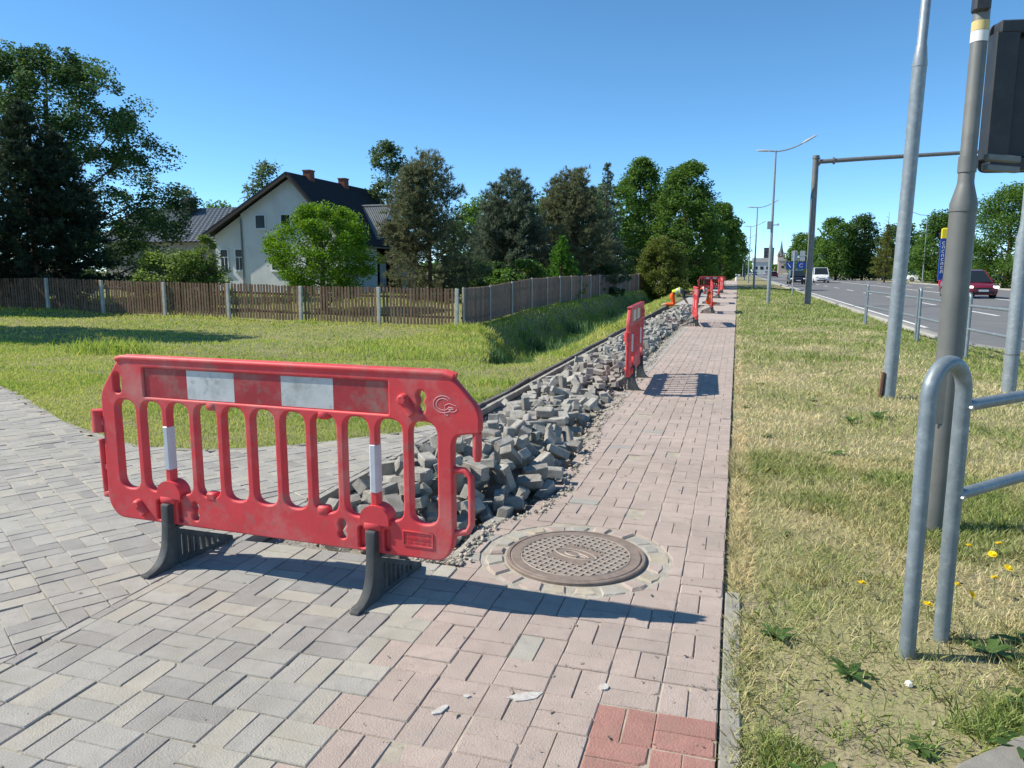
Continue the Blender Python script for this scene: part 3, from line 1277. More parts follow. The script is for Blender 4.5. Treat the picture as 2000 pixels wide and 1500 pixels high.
def build_barrier(name, label, group, loc, rz, first=False):
    t = thing(name, label, 'barrier', loc, rz, group)
    fn = build_barrier
    if not hasattr(fn, 'me'):
        fn.me = {}
        body = curve_solid('panel', [shift(l) for l in [outer] + slots + [sign_hole] + keys + grooves], .026, .010, 2)
        fn.me['panel'] = smooth_mesh(xform(body, UP), 40)
        b = MB()
        b.box((0, 0, .8855), (1.540, .022, .169))
        for lu in (.362, 1.675):
            b.box((lu - 1.01, .010, .150), (.22, .022, .135))
        fn.me['back_plate'] = b.mesh('back_plate')
        tr = MB()
        for y in (-.018, .018):
            tr.tube([(.05 - 1.01, y, 1.008), (.09 - 1.01, y, 1.019), (2.07 - 1.01, y, 1.019), (2.12 - 1.01, y, 1.005)], .0165, 10)
        fn.me['top_rail'] = tr.mesh('top_rail', 50)
        BSL = []
        for lu in (.375, 1.685):       # half-round bosses over the feet
            bs = MB()
            BSL.append(bs)
            P = [(lu - 1.01 + .082 * math.cos(a), .262 + .072 * math.sin(a)) for a in np.linspace(0, math.pi, 15)]
            P = P + [(lu - 1.01 - .082, .235), (lu - 1.01 + .082, .235)]
            n = len(P)
            for y0, y1 in ((-.043, .043),):
                vs = [(p[0], y0, p[1]) for p in P] + [(p[0], y1, p[1]) for p in P]
                fs = [tuple(range(n)), tuple(n + k for k in range(n))[::-1]] + [(k, n + k, n + (k + 1) % n, (k + 1) % n) for k in range(n)]
                bs.add(vs, fs)
            bs.box((lu - 1.022, 0, .225), (.105, .094, .045), bev=.01)
        for u, v, u2, v2 in ((1.861, .886, 1.905, .815), (.144, .176, .185, .12)):     # joining pegs
            for sy in (-1, 1):
                bs = MB()
                BSL.append(bs)
                bs.tube([(u - 1.01, sy * .02, v), (u - 1.01, sy * .050, v), (u - 1.01, sy * .060, v)], [.030, .028, .018], 12)
                bs.tube([(u - 1.01, sy * .03, v), (u2 - 1.01, sy * .026, v2)], [.026, .03], 10)
        for (u, v) in ((.69, .777), (1.395, .777), (.655, .268), (1.37, .268)):          # small lugs at the slots
            BSL.append(MB().box((u - 1.01, 0, v), (.07, .058, .05), bev=.012))
        fn.me['boss'] = [b__.mesh('boss', 45) for b__ in BSL]
        hk = MB()
        hk.tube([(2.232 - 1.01, 0, .74), (2.232 - 1.01, 0, .625), (2.232 - 1.01, 0, .60)], [.023, .022, .014], 10)
        fn.me['hook'] = hk.mesh('hook', 50)
        hk = MB()
        hk.tube([(2.10 - 1.01, 0, .55), (2.165 - 1.01, 0, .548), (2.198 - 1.01, 0, .52), (2.20 - 1.01, 0, .40), (2.20 - 1.01, 0, .285), (2.18 - 1.01, 0, .245), (2.10 - 1.01, 0, .225)],
                [.018] * 7, 8)
        fn.me['grab_handle'] = hk.mesh('grab_handle', 50)
        sk = MB()
        sk.tube([(-.135 - 1.01, 0, .575), (-.135 - 1.01, 0, .705)], .043, 14, True)
        sk.tube([(-.08 - 1.01, 0, .64), (-.13 - 1.01, 0, .64)], .03, 8)
        fn.me['socket'] = sk.mesh('socket', 50)
        sk = MB()
        sk.tube([(-.128 - 1.01, 0, .53), (-.122 - 1.01, 0, .20)], .020, 10)
        sk.box((-.105 - 1.01, 0, .37), (.05, .03, .03))
        sk.box((-.105 - 1.01, 0, .205), (.06, .04, .04), bev=.008)
        fn.me['hinge_rod'] = sk.mesh('hinge_rod', 50)
        cells = [.240, .532, .846, 1.143, 1.456, 1.768]
        for k in range(5):
            s_ = MB()
            for y in (-.0125, .0125):
                s_.box(((cells[k] + cells[k + 1]) / 2 - 1.01, y, .8855), (cells[k + 1] - cells[k] - .001, .003, .158))
            fn.me['cell%d' % k] = s_.mesh('reflective_sheet')
        # one band mesh for each marked bar
        for k, lu in enumerate((.3705, 1.6795)):
            fn.me['band%d' % k] = MB().box((lu - 1.01, 0, .52), (.047, .060, .262), bev=.011).mesh('reflective_band')
        lb = MB()
        for k, (v, n_) in enumerate(((.208, 9), (.186, 12), (.165, 14))):
            for j in range(n_):
                if k == 1 or j % 4 != 3:
                    lb.box((1.858 - 1.01 + .128 * j / n_ + .006, -.027, v), (.0055, .004, .013 if k == 1 else .006))
        lb.box((1.92 - 1.01, -.0265, .1535), (.135, .003, .004))
        fr = curve_solid('mark_frame', [shift(rect(1.838, .143, 2.006, .222)), shift(rect(1.845, .15, 1.999, .215))], .004, .001)
        fn.me['mark_frame'] = xform(fr, Matrix.Translation((0, -.0265, 0)) @ UP)
        fn.me['moulded_mark'] = lb.mesh('moulded_mark')
        # foot: curved front leg, thin ribbed web behind
        front = round_poly([(-.012, .004), (-.012, .335), (-.058, .335), (-.062, .20), (-.074, .11), (-.105, .052), (-.15, .022), (-.198, .014), (-.205, .0), (-.10, .0)],
                           [.004, .012, .012, .03, .04, .04, .04, .008, .004, .02], 4)
        fl = curve_solid('foot_leg', [front], .024, .006, 1)
        web_o = round_poly([(-.06, .012), (.0, .0), (.39, .0), (.39, .024), (.0, .195), (-.04, .195)], .005, 2)
        holes = [round_poly(rect(x, .025, x + .018, .165 - x * .438), .004, 2) for x in (.03, .07, .11, .15, .19, .23, .27)]
        wb = curve_solid('foot_web', [web_o] + holes, .011, .003, 1)
        T = Matrix.Rotation(math.pi / 2, 4, 'Z') @ UP
        fn.me['foot_leg'] = smooth_mesh(xform(fl, T), 35)
        fn.me['foot_web'] = smooth_mesh(xform(wb, T), 35)
        fn.me['foot_cap'] = MB().box((0, .02, .203), (.055, .11, .016), bev=.004).mesh('foot_cap')
    me_ = fn.me
    def pobj(nm, me__, m__, par):
        o__ = obj(nm, me__, m__, par)
        if par is t:
            o__.scale = (.9, .9, .9)
            o__.location = (0, 0, .15)
        return o__
    pobj('panel', me_['panel'], m_red, t)
    pobj('back_plate', me_['back_plate'], m_red, t)
    pobj('top_rail', me_['top_rail'], m_red, t)
    for k in range(len(me_['boss'])):
        pobj('boss', me_['boss'][k], m_red, t)
    pobj('hook', me_['hook'], m_red, t)
    pobj('grab_handle', me_['grab_handle'], m_red, t)
    pobj('socket', me_['socket'], m_red, t)
    pobj('hinge_rod', me_['hinge_rod'], m_red, t)
    for k in range(5):
        pobj('reflective_sheet', me_['cell%d' % k], m_refw if k in (1, 3) else m_refr, t)
    for k in range(2):
        pobj('reflective_band', me_['band%d' % k], m_band, t)
    if first:
        f_ = pobj('mark_frame', me_['mark_frame'], m_red, t)
        obj('moulded_mark', me_['moulded_mark'], m_red, f_)
        g = MB()
        A = np.linspace(R(40), R(330), 26)
        for r_ in (.050, .034):
            g.tube([(2.068 - 1.01 + r_ * math.cos(a), -.0265, .872 + r_ * .82 * math.sin(a)) for a in A], .0014, 4)
        Pp = [(2.078, .822), (2.078, .868), (2.10, .878), (2.135, .868), (2.142, .850), (2.125, .838), (2.095, .838), (2.094, .82), (2.078, .822)]
        g.tube([(p[0] - 1.01, -.0265, p[1]) for p in Pp], .0014, 4)
        g.tube([(p[0] - 1.01, -.0265, p[1]) for p in [(2.096, .86), (2.12, .857), (2.124, .851), (2.096, .85)]], .0018, 4)
        gs = pobj('scratched_letters', g.mesh('scratched_letters'), m_scr, t)
        tag(gs, 'outlined letters G and P scratched into the red plastic')
    for k, lu in enumerate((.362, 1.675)):
        f = obj('foot', me_['foot_leg'], m_rub, t)
        f.location = ((lu - 1.01) * .9, 0, 0)
        f.rotation_euler = (0, 0, R(-3))
        obj('foot_web', me_['foot_web'], m_rub, f)
        obj('foot_cap', me_['foot_cap'], m_rub, f)
    return t


e_ = Vector((-1.29 + 3.38, 3.26 - 3.36, 0)).normalized()
bc = (Vector((-3.38, 3.36, 0)) + e_ * 1.01) * .9
G_B = 'red plastic pedestrian barriers'
build_barrier('pedestrian_barrier', 'large red plastic barrier with red and white sheeting standing nearest in front of the heap', G_B, (bc.x, bc.y, 0), math.atan2(e_.y, e_.x), True)
BL = [(-1.27, 9.95, 92, -.015, 'second red barrier seen at a slant, its feet among the lifted blocks'),
      (-1.10, 21.5, 96, -.02, 'third red barrier, narrow in view, just before the kneeling workers'),
      (-.86, 28.1, 92.0, 0, 'red barrier seen edge-on with its foot on the pink paving, right of the workers'),
      (-1.16, 36.2, 92.5, 0, 'thin edge-on red barrier standing on the left edge of the pink paving past the workers'),
      (-.98, 43.5, 91.2, 0, 'edge-on red barrier just before the pair at the far end'),
      (-1.02, 53.0, 96, 0, 'red barrier at the right end of the far cross barrier'),
      (-1.95, 60.8, 14, 0, 'far red barrier set across the walking strip at the end of the works')]
for x, y, a, z, lab in BL:
    build_barrier('pedestrian_barrier', lab, G_B, (x, y, z), R(a))

# ------------------------------------------------------------------ picket fence round the garden
m_pick = mat('weathered_picket', (0.19, 0.115, 0.075), .9, .25, 9, bump=.2, bscale=40, objrnd=.25, stain=(.26, .20, .15), stain_amt=.7, stain_scale=3)
m_pick2 = mat('grey_picket', (0.20, 0.138, 0.105), .9, .25, 9, bump=.2, bscale=40, objrnd=.22, isl=.2, stain=(.24, .20, .165), stain_amt=.7, stain_scale=3)
m_post = mat('concrete_post', (0.50, 0.49, 0.45), .9, .15, 6, bump=.2, bscale=60, stain=(.25, .24, .2), stain_amt=.5, stain_scale=4)
PX = [-28.3, -25.48, -22.82, -20.01, -17.25, -14.34, -11.37, -8.62]
FY = 22.5


def picket_mesh(h_, w_):
    b = MB()
    P = [(-w_ / 2, 0), (w_ / 2, 0), (w_ / 2, h_ - .03), (w_ * .28, h_), (-w_ * .28, h_), (-w_ / 2, h_ - .03)]
    n = 6
    b.add([(p[0], -.011, p[1]) for p in P] + [(p[0], .011, p[1]) for p in P],
          [tuple(range(n)), tuple(n + k for k in range(n))[::-1]] + [(k, n + k, n + (k + 1) % n, (k + 1) % n) for k in range(n)])
    return b.mesh('picket')


pk = picket_mesh(1.20, .076)
pw = MB().box((0, 0, .62), (.11, .10, 1.42), bev=.01).mesh('post')
fen = thing('picket_fence', 'brown weathered picket fence with white concrete posts in front of the house', 'fence', (-18, FY, -.1))


def zf_(x, y):
    return float(terr(np.array(x), np.array(y)))


for k, px in enumerate(PX):
    o = obj('post', pw, m_post, fen)
    o.location = (px + 18, -.045, zf_(px, FY) + .1 - .08)
    o.rotation_euler = (0, random.gauss(0, .012), 0)
for a, b in zip(PX[:-1], PX[1:]):
    n_ = int(round((b - a - .16) / .122))
    za, zb = zf_(a, FY), zf_(b, FY)
    for j in range(n_):
        x = a + .11 + (b - a - .2) * (j + .5) / n_
        z = za + (zb - za) * (x - a) / (b - a)
        o = obj('picket', pk, m_pick, fen)
        o.location = (x + 18, -.012 + random.gauss(0, .003), z + .1 + .06 + random.gauss(0, .008))
        o.rotation_euler = (0, random.gauss(0, .008), 0)
    for hz in (.32, .95):
        sl = math.atan2(zb - za, b - a)
        o = MB().box((0, 0, 0), (b - a - .02, .04, .07)).build('rail', m_pick, fen, loc=((a + b) / 2 + 18, .022, (za + zb) / 2 + .1 + hz))
        o.rotation_euler = (0, -sl, 0)

# side fence along the ditch
SF = [(fence_x(y), y) for y in (22.62, 25.0, 27.3, 29.7, 31.9, 33.9, 35.9, 37.9, 39.9, 42.0, 45.0, 48.0, 51.0, 54.5, 58.0)]
sid = thing('picket_fence', 'grey-brown close-boarded fence with thin pale posts along the ditch', 'fence', (-7.6, 40, -.3))
pk2 = picket_mesh(1.22, .105)
pp2 = MB().tube([(0, 0, -.15), (0, 0, 1.3)], .03, 8).mesh('post', 50)
cnt = 0
for k, (px, py) in enumerate(SF):
    o = obj('post', pp2, m_post, sid)
    o.location = (px + 7.6 + .05, py - 40, zf_(px - .3, py) + .3)
for k in range(len(SF) - 1):
    (ax, ay), (bx, by) = SF[k], SF[k + 1]
    za, zb = zf_(ax - .3, ay), zf_(bx - .3, by)
    L_ = math.hypot(bx - ax, by - ay)
    ang = math.atan2(by - ay, bx - ax)
    n_ = int(round(L_ / .118))
    for j in range(n_):
        t = (j + .5) / n_
        o = obj('picket', pk2, m_pick2, sid)
        o.location = (ax + (bx - ax) * t + 7.6, ay + (by - ay) * t - 40, za + (zb - za) * t + .3 + .05 + random.gauss(0, .008))
        o.rotation_euler = (0, random.gauss(0, .006), ang)
        cnt += 1
    for hz in (.3, .95):
        o = MB().box((0, 0, 0), (L_, .04, .07)).build('rail', m_pick2, sid, loc=((ax + bx) / 2 + 7.6 - .03, (ay + by) / 2 - 40, (za + zb) / 2 + .3 + hz))
        o.rotation_euler = (0, -math.atan2(zb - za, L_), ang)

# ------------------------------------------------------------------ galvanised railings
m_galv = mat('galvanised_steel', (0.20, 0.24, 0.262), .5, .12, 9, metallic=.35, spec=.45, bump=.04, bscale=80, stain=(.36, .41, .435), stain_amt=.7, stain_scale=20)
m_bolt = mat('bolt_steel', (0.45, 0.46, 0.46), .4, .1, 9, metallic=.7)


def u_post(h_, w_, r_):
    P = [(-w_ / 2, 0, -.3), (-w_ / 2, 0, h_ - w_ / 2)]
    P += [(-w_ / 2 * math.cos(a), 0, h_ - w_ / 2 + w_ / 2 * math.sin(a)) for a in np.linspace(0, math.pi, 13)[1:-1]]
    P += [(w_ / 2, 0, h_ - w_ / 2), (w_ / 2, 0, -.3)]
    return MB().tube(P, r_, 16)


def railing(name, label, posts, h_, w_, r_, rails, rr_):
    t = thing(name, label, 'railing', (posts[0][0], posts[0][1], 0))
    o0 = Vector((posts[0][0], posts[0][1], 0))
    for k, (x, y) in enumerate(posts):
        nxt = posts[k + 1] if k + 1 < len(posts) else posts[k]
        prv = posts[k] if k + 1 < len(posts) else posts[k - 1]
        a = math.atan2(nxt[1] - prv[1], nxt[0] - prv[0])
        z = zf_(x, y)
        o = u_post(h_, w_, r_).build('post', m_galv, t, 60, loc=(x - o0.x, y - o0.y, z))
        o.rotation_euler = (0, 0, a)
        if k + 1 < len(posts):
            d_ = Vector((nxt[0] - x, nxt[1] - y, 0))
            u_ = d_.normalized()
            for hz in rails:
                p0 = Vector((x, y, z + hz)) + u_ * (w_ / 2) - o0
                p1 = Vector((nxt[0], nxt[1], zf_(*nxt) + hz)) - u_ * (w_ / 2) - o0
                MB().tube([p0, p1], rr_, 14).build('rail', m_galv, t, 60)
                q = p0 + Vector((u_.y, -u_.x, 0)) * (r_ * .98)
                MB().tube([q, q + Vector((u_.y, -u_.x, 0)) * .012], .010, 8).build('bolt', m_bolt, t)
    return t


railing('guard_railing', 'grey galvanised tube railing with a looped end post in the near grass', [(.79, 3.18), (2.19, 4.75)], 1.165, .245, .030, (.62, .985), .024)
railing('guard_railing', 'galvanised railing with looped posts along the kerb of the road',
        [(3.76, 24.6), (3.94, 18.7), (4.11, 15.6), (4.3, 12.6), (4.5, 9.6)], 1.19, .17, .030, (.55, .98), .025)

# ------------------------------------------------------------------ poles and signals near the crossing
m_pole = mat('galvanised_pole', (0.26, 0.30, 0.325), .5, .12, 7, metallic=.35, bump=.03, bscale=60, stain=(.42, .46, .485), stain_amt=.75, stain_scale=16)
m_dpole = mat('dull_painted_pole', (0.17, 0.175, 0.165), .55, .12, 6, metallic=.3, stain=(.25, .24, .21), stain_amt=.6, stain_scale=5)
m_blk_pl = mat('black_signal_plastic', (0.030, 0.033, 0.036), .45, .15, 12, spec=.4, stain=(.07, .075, .08), stain_amt=.5, stain_scale=5)
m_tape_w = mat('white_tape', (.75, .75, .72), .6, .05)
m_tape_y = mat('yellow_tape', (.62, .50, .22), .6, .1, 30)
m_rust = mat('rusty_board', (.16, .085, .055), .9, .25, 20)

t = thing('signal_pole', 'pale galvanised pole with a tapered neck standing in the parched verge', 'pole', (1.80, 9.75, zf_(1.8, 9.75)))
MB().tube([(0, 0, -.3), (0, 0, 3.80), (.0, 0, 3.82), (0, 0, 4.02), (0, 0, 4.03), (.03, 0, 8.2)], [.076, .076, .078, .056, .052, .048], 24).build('shaft', m_pole, t, 35)
MB().tube([(0, 0, 3.79), (0, 0, 3.825)], .0795, 24).build('collar', m_pole, t, 40)
t.rotation_euler = (0, R(.9), 0)
MB().box((-.092, -.03, .14), (.03, .07, .36), rot=Matrix.Rotation(.05, 3, 'Y'), bev=.003).build('cable_guard', m_rust, t)

t = thing('signal_pole', 'dark grey thick signal pole with white and yellow tape near its top', 'pole', (1.172, 4.75, zf_(1.18, 4.75)))
MB().tube([(0, 0, -.3), (0, 0, 1.86), (0, 0, 1.90), (0, 0, 2.0), (0, 0, 2.02), (0, 0, 4.3)], [.067, .067, .070, .044, .041, .039], 28).build('shaft', m_dpole, t, 35)
MB().tube([(0, 0, 1.86), (0, 0, 1.875)], .0715, 28).build('collar', m_dpole, t, 40)
MB().tube([(0, 0, 2.745), (0, 0, 2.80)], .0425, 24).build('white_tape', m_tape_w, t, 40)
MB().tube([(0, 0, 2.802), (0, 0, 2.85)], .0430, 24).build('yellow_tape', m_tape_y, t, 40)
MB().box((-.01, -.02, 2.97), (.08, .08, .16), bev=.012).build('cable_box', m_blk_pl, t)
MB().box((-.04, -.062, .85), (.055, .006, .36), bev=.002).build('service_hatch', m_dpole, t)
MB().tube([(.0, 0, 2.07), (0, 0, 2.155)], .0465, 20).build('clamp', m_dpole, t, 40)
t.rotation_euler = (0, R(.25), 0)

t = thing('traffic_signal', 'black traffic signal seen from behind with a wide backing board, high at the right edge', 'traffic signal', (1.185, 4.75, 2.1))
MB().box((.19, .10, .015), (.27, .035, .034), rot=Matrix.Rotation(R(40), 3, 'Z'), bev=.004).build('bracket', m_dpole, t)
MB().box((.19, .10, -.04), (.27, .035, .034), rot=Matrix.Rotation(R(40), 3, 'Z'), bev=.004).build('bracket', m_dpole, t)
RZ = Matrix.Rotation(R(10), 4, 'Z')
bb = curve_solid('backing_board', [round_poly(rect(-.30, -.03, .30, .80), .05, 5)], .006, .002)
BX, BYo = .435, .42
hd = xform(bb, Matrix.Translation((BX, BYo, 0)) @ RZ @ UP)
obj('backing_board', hd, m_blk_pl, t)
for (cx_, cz_, sx_, sz_) in ((-.235, .385, .13, .70), (.235, .385, .13, .70), (0, .76, .56, .07), (0, .01, .56, .07)):
    o = MB().box((cx_, -.045, cz_), (sx_, .09, sz_), bev=.008).build('board_rim', m_blk_pl, t)
    o.matrix_local = Matrix.Translation((BX, BYo, 0)) @ RZ
o = MB().box((0.0, -.012, .385), (.33, .02, .66), bev=.004).build('rear_panel', m_blk_pl, t)
o.matrix_local = Matrix.Translation((BX, BYo, 0)) @ RZ
for k in range(3):
    o = MB().box((0.0, .06, .155 + .235 * k), (.34, .10, .225), bev=.03).build('lamp_housing', m_blk_pl, t)
    o.matrix_local = Matrix.Translation((BX, BYo, 0)) @ RZ
    o2 = MB().tube([(0, .08, .155 + .235 * k), (0, .26, .155 + .235 * k)], .10, 20).build('visor', m_blk_pl, t, 40)
    o2.matrix_local = Matrix.Translation((BX, BYo, 0)) @ RZ

t = thing('signal_pole', 'galvanised pole cut off by the right edge of the picture', 'pole', (3.47, 11.09, zf_(3.47, 11.09)))
MB().tube([(0, 0, -.3), (0, 0, 1.98), (0, 0, 2.16), (0, 0, 3.6)], [.085, .085, .056, .052], 20).build('shaft', m_pole, t, 35)
MB().tube([(0, 0, .50), (0, 0, .515)], .088, 20).build('collar', m_dpole, t, 40)

t = thing('sign_gantry', 'dark pole with a long horizontal arm reaching over the road', 'gantry', (3.2, 37.6, zf_(3.2, 37.6)))
MB().tube([(0, 0, -.3), (0, 0, 6.6), (0, 0, 6.72)], [.15, .135, .12], 18).build('post', m_dpole, t, 40)
MB().tube([(.1, 0, 6.48), (2, 0, 6.54), (8.4, 0, 6.68)], [.10, .095, .075], 12).build('arm', m_dpole, t, 40)
MB().tube([(.72, 0, 6.50), (.80, 0, 6.503)], .16, 14).build('flange', m_dpole, t, 40)
MB().tube([(.1, 0, 6.48), (.18, 0, 6.483)], .17, 14).build('flange', m_dpole, t, 40)
MB().tube([(0, 0, 6.62), (0, 0, 6.76)], [.16, .15], 16).build('cap', m_dpole, t, 40)

# ------------------------------------------------------------------ street lamps
m_lamp = mat('lamp_grey', (.30, .33, .34), .5, .1, 6, metallic=.4)
m_lampw = mat('lamp_head', (.55, .57, .58), .4, .05, 6, metallic=.2)


def lamp_parts():
    d = {}
    d['shaft'] = MB().tube([(0, 0, -.3), (0, 0, 2.6), (0, 0, 2.75), (0, 0, 6.95)], [.088, .085, .065, .038], 12).mesh('shaft', 40)
    d['short_arm'] = MB().tube([(0, 0, 6.92), (-.25, 0, 6.95)], .032, 8).mesh('arm', 40)
    P = [(0, 0, 6.9)] + [(t_ * 1.15, 0, 6.92 + .32 * t_ ** 2) for t_ in np.linspace(.1, 1, 7)]
    d['long_arm'] = MB().tube(P, .030, 8).mesh('arm', 40)
    b = MB()
    b.tube([(-.22, 0, 6.955), (-.40, 0, 6.97), (-.78, 0, 6.99), (-.82, 0, 6.99)], [.03, .055, .04, .02], 8)
    d['short_head'] = b.mesh('lamp_head', 40)
    b = MB()
    b.tube([(1.12, 0, 7.23), (1.28, 0, 7.32), (1.66, 0, 7.53), (1.70, 0, 7.55)], [.03, .055, .04, .02], 8)
    d['long_head'] = b.mesh('lamp_head', 40)
    return d


LP = lamp_parts()
LG = 'double-armed lamps along the verge'
for k, (x, y, lab) in enumerate([(1.43, 37.1, 'tall grey double-armed street lamp with a small box and camera on its shaft'),
                                 (1.40, 69.0, 'second double-armed street lamp from the camera in the row'),
                                 (1.30, 98.0, 'third double-armed street lamp from the camera in the row'),
                                 (1.15, 132.0, 'fourth double-armed street lamp from the camera in the row'),
                                 (1.05, 172.0, 'fifth and farthest double-armed street lamp in the row')]):
    t = thing('street_lamp', lab, 'street lamp', (x, y, zf_(x, y)), 0, LG)
    obj('shaft', LP['shaft'], m_lamp, t)
    obj('arm', LP['short_arm'], m_lamp, t)
    obj('arm', LP['long_arm'], m_lamp, t)
    obj('lamp_head', LP['short_head'], m_lampw, t)
    obj('lamp_head', LP['long_head'], m_lampw, t)
    if k == 0:
        MB().box((-.12, -.03, 3.62), (.20, .16, .36), bev=.02).build('control_box', m_lamp, t)
        c_ = MB().tube([(.06, 0, 3.62), (.24, 0, 3.64)], .02, 6).build('camera_arm', m_lamp, t)
        MB().tube([(.22, -.10, 3.62), (.27, .08, 3.65)], .05, 10).build('camera_body', m_lampw, c_, 40)
t = thing('street_lamp', 'slim single-armed street lamp on the far side of the road', 'street lamp', (22.05, 104, 0), 0)
MB().tube([(0, 0, -.4), (0, 0, 8.3)], [.09, .05], 10).build('shaft', m_lamp, t, 40)
MB().tube([(0, 0, 8.25), (-.8, 0, 8.3), (-1.9, 0, 8.75)], [.04, .035, .03], 8).build('arm', m_lamp, t, 40)
MB().tube([(-1.8, 0, 8.72), (-2.3, 0, 8.92), (-2.6, 0, 9.0)], [.04, .07, .03], 8).build('lamp_head', m_lampw, t, 40)
for (x, y, h_, lab) in ((24.0, 128, 6.6, 'leaning wooden utility pole among the trees beyond the road'), (23.5, 140, 4.2, 'short lamp post with a round head beyond the road')):
    t = thing('utility_pole' if h_ > 5 else 'lamp_post', lab, 'pole', (x, y, 0))
    MB().tube([(0, 0, -.3), (.25 if h_ > 5 else .05, 0, h_)], [.13, .09], 8).build('shaft', mat('grey_wood', (.30, .29, .27), .9, .1, 5), t, 40)
    if h_ > 5:
        MB().tube([(.9, 0, -.2), (.15, 0, 2.6)], .09, 8).build('brace', MATS['grey_wood'], t, 40)
    else:
        MB().lathe([(.05, 4.15), (.16, 4.22), (.18, 4.35), (.10, 4.48), (.02, 4.5)], seg=12).build('lamp_globe', m_lampw, t, 60)

# ------------------------------------------------------------------ signs
m_signback = mat('sign_back_grey', (.42, .45, .46), .5, .06, 3, metallic=.2)
m_blue = mat('sign_blue', (.015, .06, .30), .4, .05)
m_white = mat('sign_white', (.78, .78, .77), .4, .05)
m_yel = mat('sign_yellow', (.75, .60, .03), .4, .05)
m_sred = mat('sign_red', (.60, .03, .05), .4, .05)


def signpost(name, label, x, y, h_, boards, r_=.035, cat='sign', zb=None):
    t = thing(name, label, cat, (x, y, zf_(x, y) if zb is None else zb))
    MB().tube([(0, 0, -.2), (0, 0, h_)], r_, 8).build('post', m_signback, t, 40)
    for (cx_, cz_, w_, hh, m_, y_) in boards:
        MB().box((cx_, y_, cz_), (w_, .02, hh), bev=.004).build('board', m_, t)
    return t


signpost('road_sign', 'pair of grey road sign boards seen from behind on one thin post', 3.57, 53.6, 2.95,
         [(.02, 2.58, .36, .66, m_signback, .05), (.52, 2.58, .32, .66, m_signback, .05)])
MB().box((.3, .035, 2.6), (.9, .02, .05)).build('cross_bar', m_signback, bpy.data.objects['road_sign'])
s1 = signpost('road_sign', 'blue direction sign with a white slanting arrow beyond the dark car', 7.9, 128, 3.1, [(0, 2.47, 1.05, 1.1, m_blue, -.05)], .05, zb=-.12)
MB().box((-.05, -.07, 2.47), (.10, .02, .8), rot=Matrix.Rotation(R(-35), 3, 'Y')).build('arrow', m_white, s1)
s2 = signpost('road_sign', 'wide blue road sign with white lettering mark above the white van', 9.9, 128.5, 3.1, [(0, 2.47, 1.75, 1.1, m_blue, -.05)], .05, zb=-.12)
MB().tube([(-.2 + .26 * math.cos(a), -.075, 2.47 + .26 * math.sin(a)) for a in np.linspace(.6, 5.6, 16)], .03, 5).build('curved_mark', m_white, s2)
s3 = thing('sign_pylon', 'tall dark blue sign pylon with a yellow top and pale vertical lettering beyond the road', 'sign', (22.75, 98, -.0))
MB().prism(round_poly(rect(-.42, -.15, .42, .15), .05, 3), .35, 5.2).build('panel', m_blue, s3)
MB().prism(round_poly(rect(-.42, -.155, .42, .155), .15, 4), 5.2, 6.4, .15).build('top_panel', m_yel, s3)
MB().box((0, 0, .15), (.3, .12, .5)).build('foot', m_signback, s3)
for k in range(8):
    z = 4.8 - k * .47
    lt = MB()
    lt.box((-.12, -.158, z), (.26, .02, .07))
    lt.box((-.22, -.158, z - .14), (.06, .02, .28))
    if k % 2:
        lt.box((-.02, -.158, z - .14), (.06, .02, .28))
    else:
        lt.box((-.12, -.158, z - .26), (.26, .02, .06))
    lt.build('letter', m_white, s3)
s4 = thing('sign_pylon', 'white pole with a red flag-like sign board by the far trees', 'sign', (-1.6, 150, 0))
MB().tube([(0, 0, -.3), (0, 0, 5.6)], .16, 8).build('post', m_white, s4, 40)
MB().box((.85, 0, 3.7), (1.3, .25, 2.0), bev=.02).build('board', m_sred, s4)
t = thing('bollard', 'small white bollard at the end of the far path', 'bollard', (-.15, 118, 0))
MB().tube([(0, 0, -.1), (0, 0, 1.0), (0, 0, 1.1)], [.16, .16, .08], 10).build('shaft', m_white, t, 40)

# ------------------------------------------------------------------ vehicles
m_glass = mat('car_glass', (.018, .024, .028), .06, 0, spec=.6)
m_tyre = mat('tyre', (.022, .022, .022), .9, .1, 20)
m_rim = mat('wheel_rim', (.35, .35, .36), .35, .05, metallic=.7)
m_black = mat('car_black_trim', (.02, .02, .022), .6, .1)
m_head = mat('headlight', (.85, .86, .85), .12, 0, spec=.6)
m_headon = mat('headlight_on', (.9, .88, .8), .2, 0, emit=((1, .93, .75), 1.0))
m_plate = mat('number_plate', (.7, .7, .68), .5, 0)


